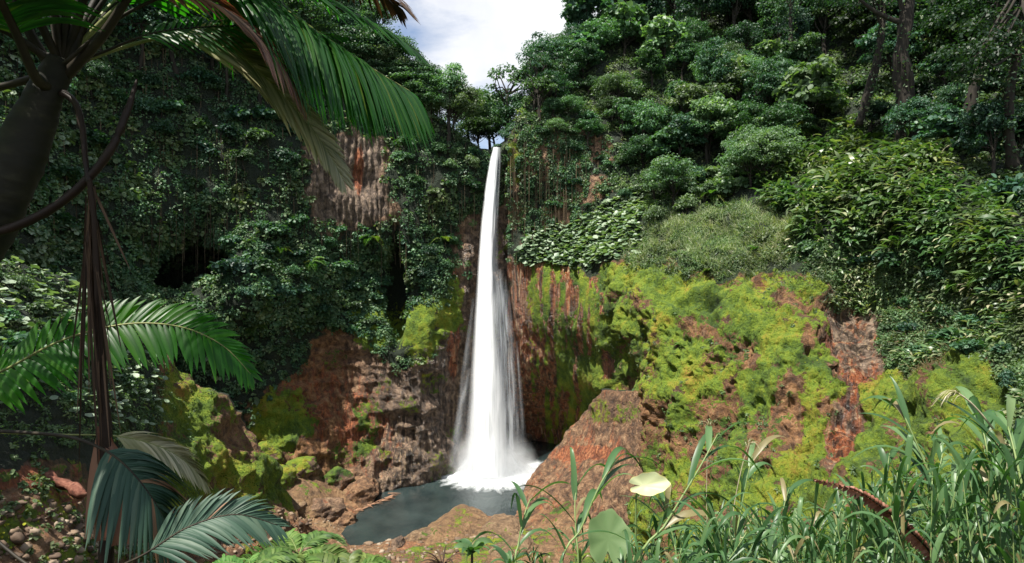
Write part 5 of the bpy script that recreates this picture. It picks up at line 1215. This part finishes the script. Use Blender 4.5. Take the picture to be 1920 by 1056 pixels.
# large leaves and the dead frond among the grass
def big_leaf(name, label, stem, c, size, normal, tipdir, mat, cup, seed, lobes=0.0, wide=.82):
    r = np.random.default_rng(seed); base = np.array([stem[0][0], stem[0][1], gz(stem[0][1])]); root = empty(name, base, label, 'leaf', 'large leaves in the grass')
    sb = MB(); V, Fc = tube(spline([base] + [np.asarray(p) for p in stem], 20), np.linspace(.010, .006, 20), 6); sb.add(V - base, Fc); sb.build('stem', M['grass_stem'], root)
    nv = nrm(np.asarray(normal, float)); ax = np.asarray(tipdir, float); ax = nrm(ax - ax @ nv * nv); sx = np.cross(ax, nv)
    na, nr = 44, 9; a = np.linspace(0, 2 * np.pi, na, endpoint=False); V = [np.asarray(c) - base]; rn = [0.2]
    rad = 1 + lobes * np.cos(a) + .05 * np.sin(5 * a + 1) + .03 * np.sin(11 * a)
    rad = rad - .55 * np.exp(-((np.abs(a - np.pi)) / .22) ** 2)
    for q in range(1, nr + 1):
        f = q / nr; X = np.sin(a) * rad * f * wide; Y_ = np.cos(a) * rad * f
        Z = cup * (X ** 2 * 1.3 + .25 * Y_ ** 2) + .03 * np.sin(7 * a) * f ** 2
        V += list((np.asarray(c) - base) + size * (X[:, None] * sx + Y_[:, None] * ax + Z[:, None] * nv)); rn += list(.25 + .2 * np.sin(8 * a) * f + (.5 * (f > .93)))
    Fc = [(0, 1 + k, 1 + (k + 1) % na, 1 + (k + 1) % na) for k in range(na)]
    for q in range(nr - 1): Fc += [(1 + q * na + k, 1 + (q + 1) * na + k, 1 + (q + 1) * na + (k + 1) % na, 1 + q * na + (k + 1) % na) for k in range(na)]
    mb = MB(); mb.add(np.array(V), np.array(Fc), np.clip(np.array(rn), 0, 1)); mb.build('leaf_blade', mat, root)
big_leaf('large_leaf', 'pale yellow leaf folded upwards on a thin stalk in front of the brown spur', [at(1192,1060,4.6), at(1193,935,4.6), at(1200,920,4.6)], at(1207,910,4.6), .16, (-.15,-.80,.55), (1,-.1,.10), M['pale_leaf'], .5, 1, .25, .55)
big_leaf('large_leaf', 'large round translucent green leaf seen from below in the grass left of centre', [at(1150,1090,4.3), at(1142,1040,4.3)], at(1140,1010,4.3), .20, (.1,-.9,.45), (.1,.3,1), M['round_leaf'], .25, 2)
b3 = np.array([at(1760,0,3.3)[0], 3.3, gz(3.3)])
df = empty('dead_fern_frond', b3, 'curled red brown dead frond lying across the grass at the right', 'dead frond')
frond(df, b3, [(1775,1085,3.3),(1740,1030,3.3),(1700,990,3.25),(1655,952,3.25),(1600,918,3.25),(1530,900,3.25)], .048, .015, M['palm_red'], SB, 40, 1.2, .5, .2, .008, seed=31, t0=.05, fold=.8)
# leafy plants on the bank at the bottom edge
def rosette(pos, n, ln, w, label, seed, mat):
    r = np.random.default_rng(seed); root = empty('leafy_plant', pos, label, 'plant', 'leafy plants at the bottom edge'); mb = MB()
    sb = MB(); sb.add(*tube([(0, 0, -6), (0, 0, -2), (0, 0, .1)], [.05, .05, .04], 6)); sb.build('stem', M['bark'], root)
    for k in range(n):
        a = k * 2.4 + r.normal() * .3; blade(mb, np.zeros(3), nrm(np.array([math.cos(a) * .8, math.sin(a) * .8, .5 + .8 * r.random()])), ln * (.6 + .6 * r.random()), w, r, .5 + .4 * r.random())
    mb.build('leaves', mat, root)
rosette(at(885,1035,20), 11, 1.2, .16, 'broad leaved green plant at the bottom edge below the pool', 1, M['grass'])
rosette(at(955,1060,14), 10, 1.0, .07, 'sword leaved plant at the bottom edge left of the grass', 2, M['grass'])
rosette(at(830,1062,18), 14, 1.4, .035, 'dry brown sedge tuft at the bottom edge below the pool', 3, M['palm_dead'])

# ------------------------------------------------------------------ light, sky, camera
SUN = nrm(np.array([-.28, -.27, .92]))
el = math.asin(SUN[2]); az = math.atan2(SUN[0], SUN[1])
world = bpy.data.worlds.new('World'); scene.world = world; world.use_nodes = True
nt = world.node_tree; nt.nodes.clear()
sky = N(nt, 'ShaderNodeTexSky', sky_type='NISHITA', sun_disc=False)
sky.sun_elevation = el; sky.sun_rotation = az; sky.altitude = 1300; sky.air_density = 1.1; sky.dust_density = 1.5
tc = N(nt, 'ShaderNodeTexCoord').outputs['Generated']
cn = noise(nt, 2.6, 8, .58, vec=tc, vscale=(1, 1, 1.8), dist=.3)
cf = ramp(nt, cn, [(.40, 0.0), (.56, 1.0)])
cl = ramp(nt, noise(nt, 5, 6, .6, vec=tc), [(.3, (4.6, 4.8, 5.3)), (.7, (6.2, 6.3, 6.5))])
c = mixc(nt, cf, sky.outputs[0], cl)
bg = N(nt, 'ShaderNodeBackground', i_Strength=.09); L(nt, c, bg.inputs[0])
o = N(nt, 'ShaderNodeOutputWorld'); L(nt, bg.outputs[0], o.inputs[0])

sd = bpy.data.lights.new('sun', 'SUN'); sd.energy = 5.0; sd.angle = R(.5); sd.color = (1, .95, .86)
so = bpy.data.objects.new('sun', sd); COL.objects.link(so); so.location = (0, 60, 120)
so.rotation_euler = Vector(-SUN).to_track_quat('-Z', 'Y').to_euler()

cd = bpy.data.cameras.new('camera'); cam = bpy.data.objects.new('camera', cd); COL.objects.link(cam)
cam.location = (0, 0, 0); cam.rotation_euler = (R(90), 0, 0)
cd.sensor_width = 36; cd.lens = 36 * F / 1920; cd.clip_start = .05; cd.clip_end = 2000
scene.camera = cam
scene.render.resolution_x, scene.render.resolution_y = 1024, 563
vs = scene.view_settings; vs.view_transform = 'Standard'; vs.look = 'None'; vs.exposure = 1.0; vs.gamma = 1
scene.cycles.max_bounces = 7; scene.cycles.diffuse_bounces = 3; scene.cycles.glossy_bounces = 2; scene.cycles.transmission_bounces = 3
scene.cycles.transparent_max_bounces = 14; scene.cycles.volume_bounces = 2
scene.cycles.use_denoising = True
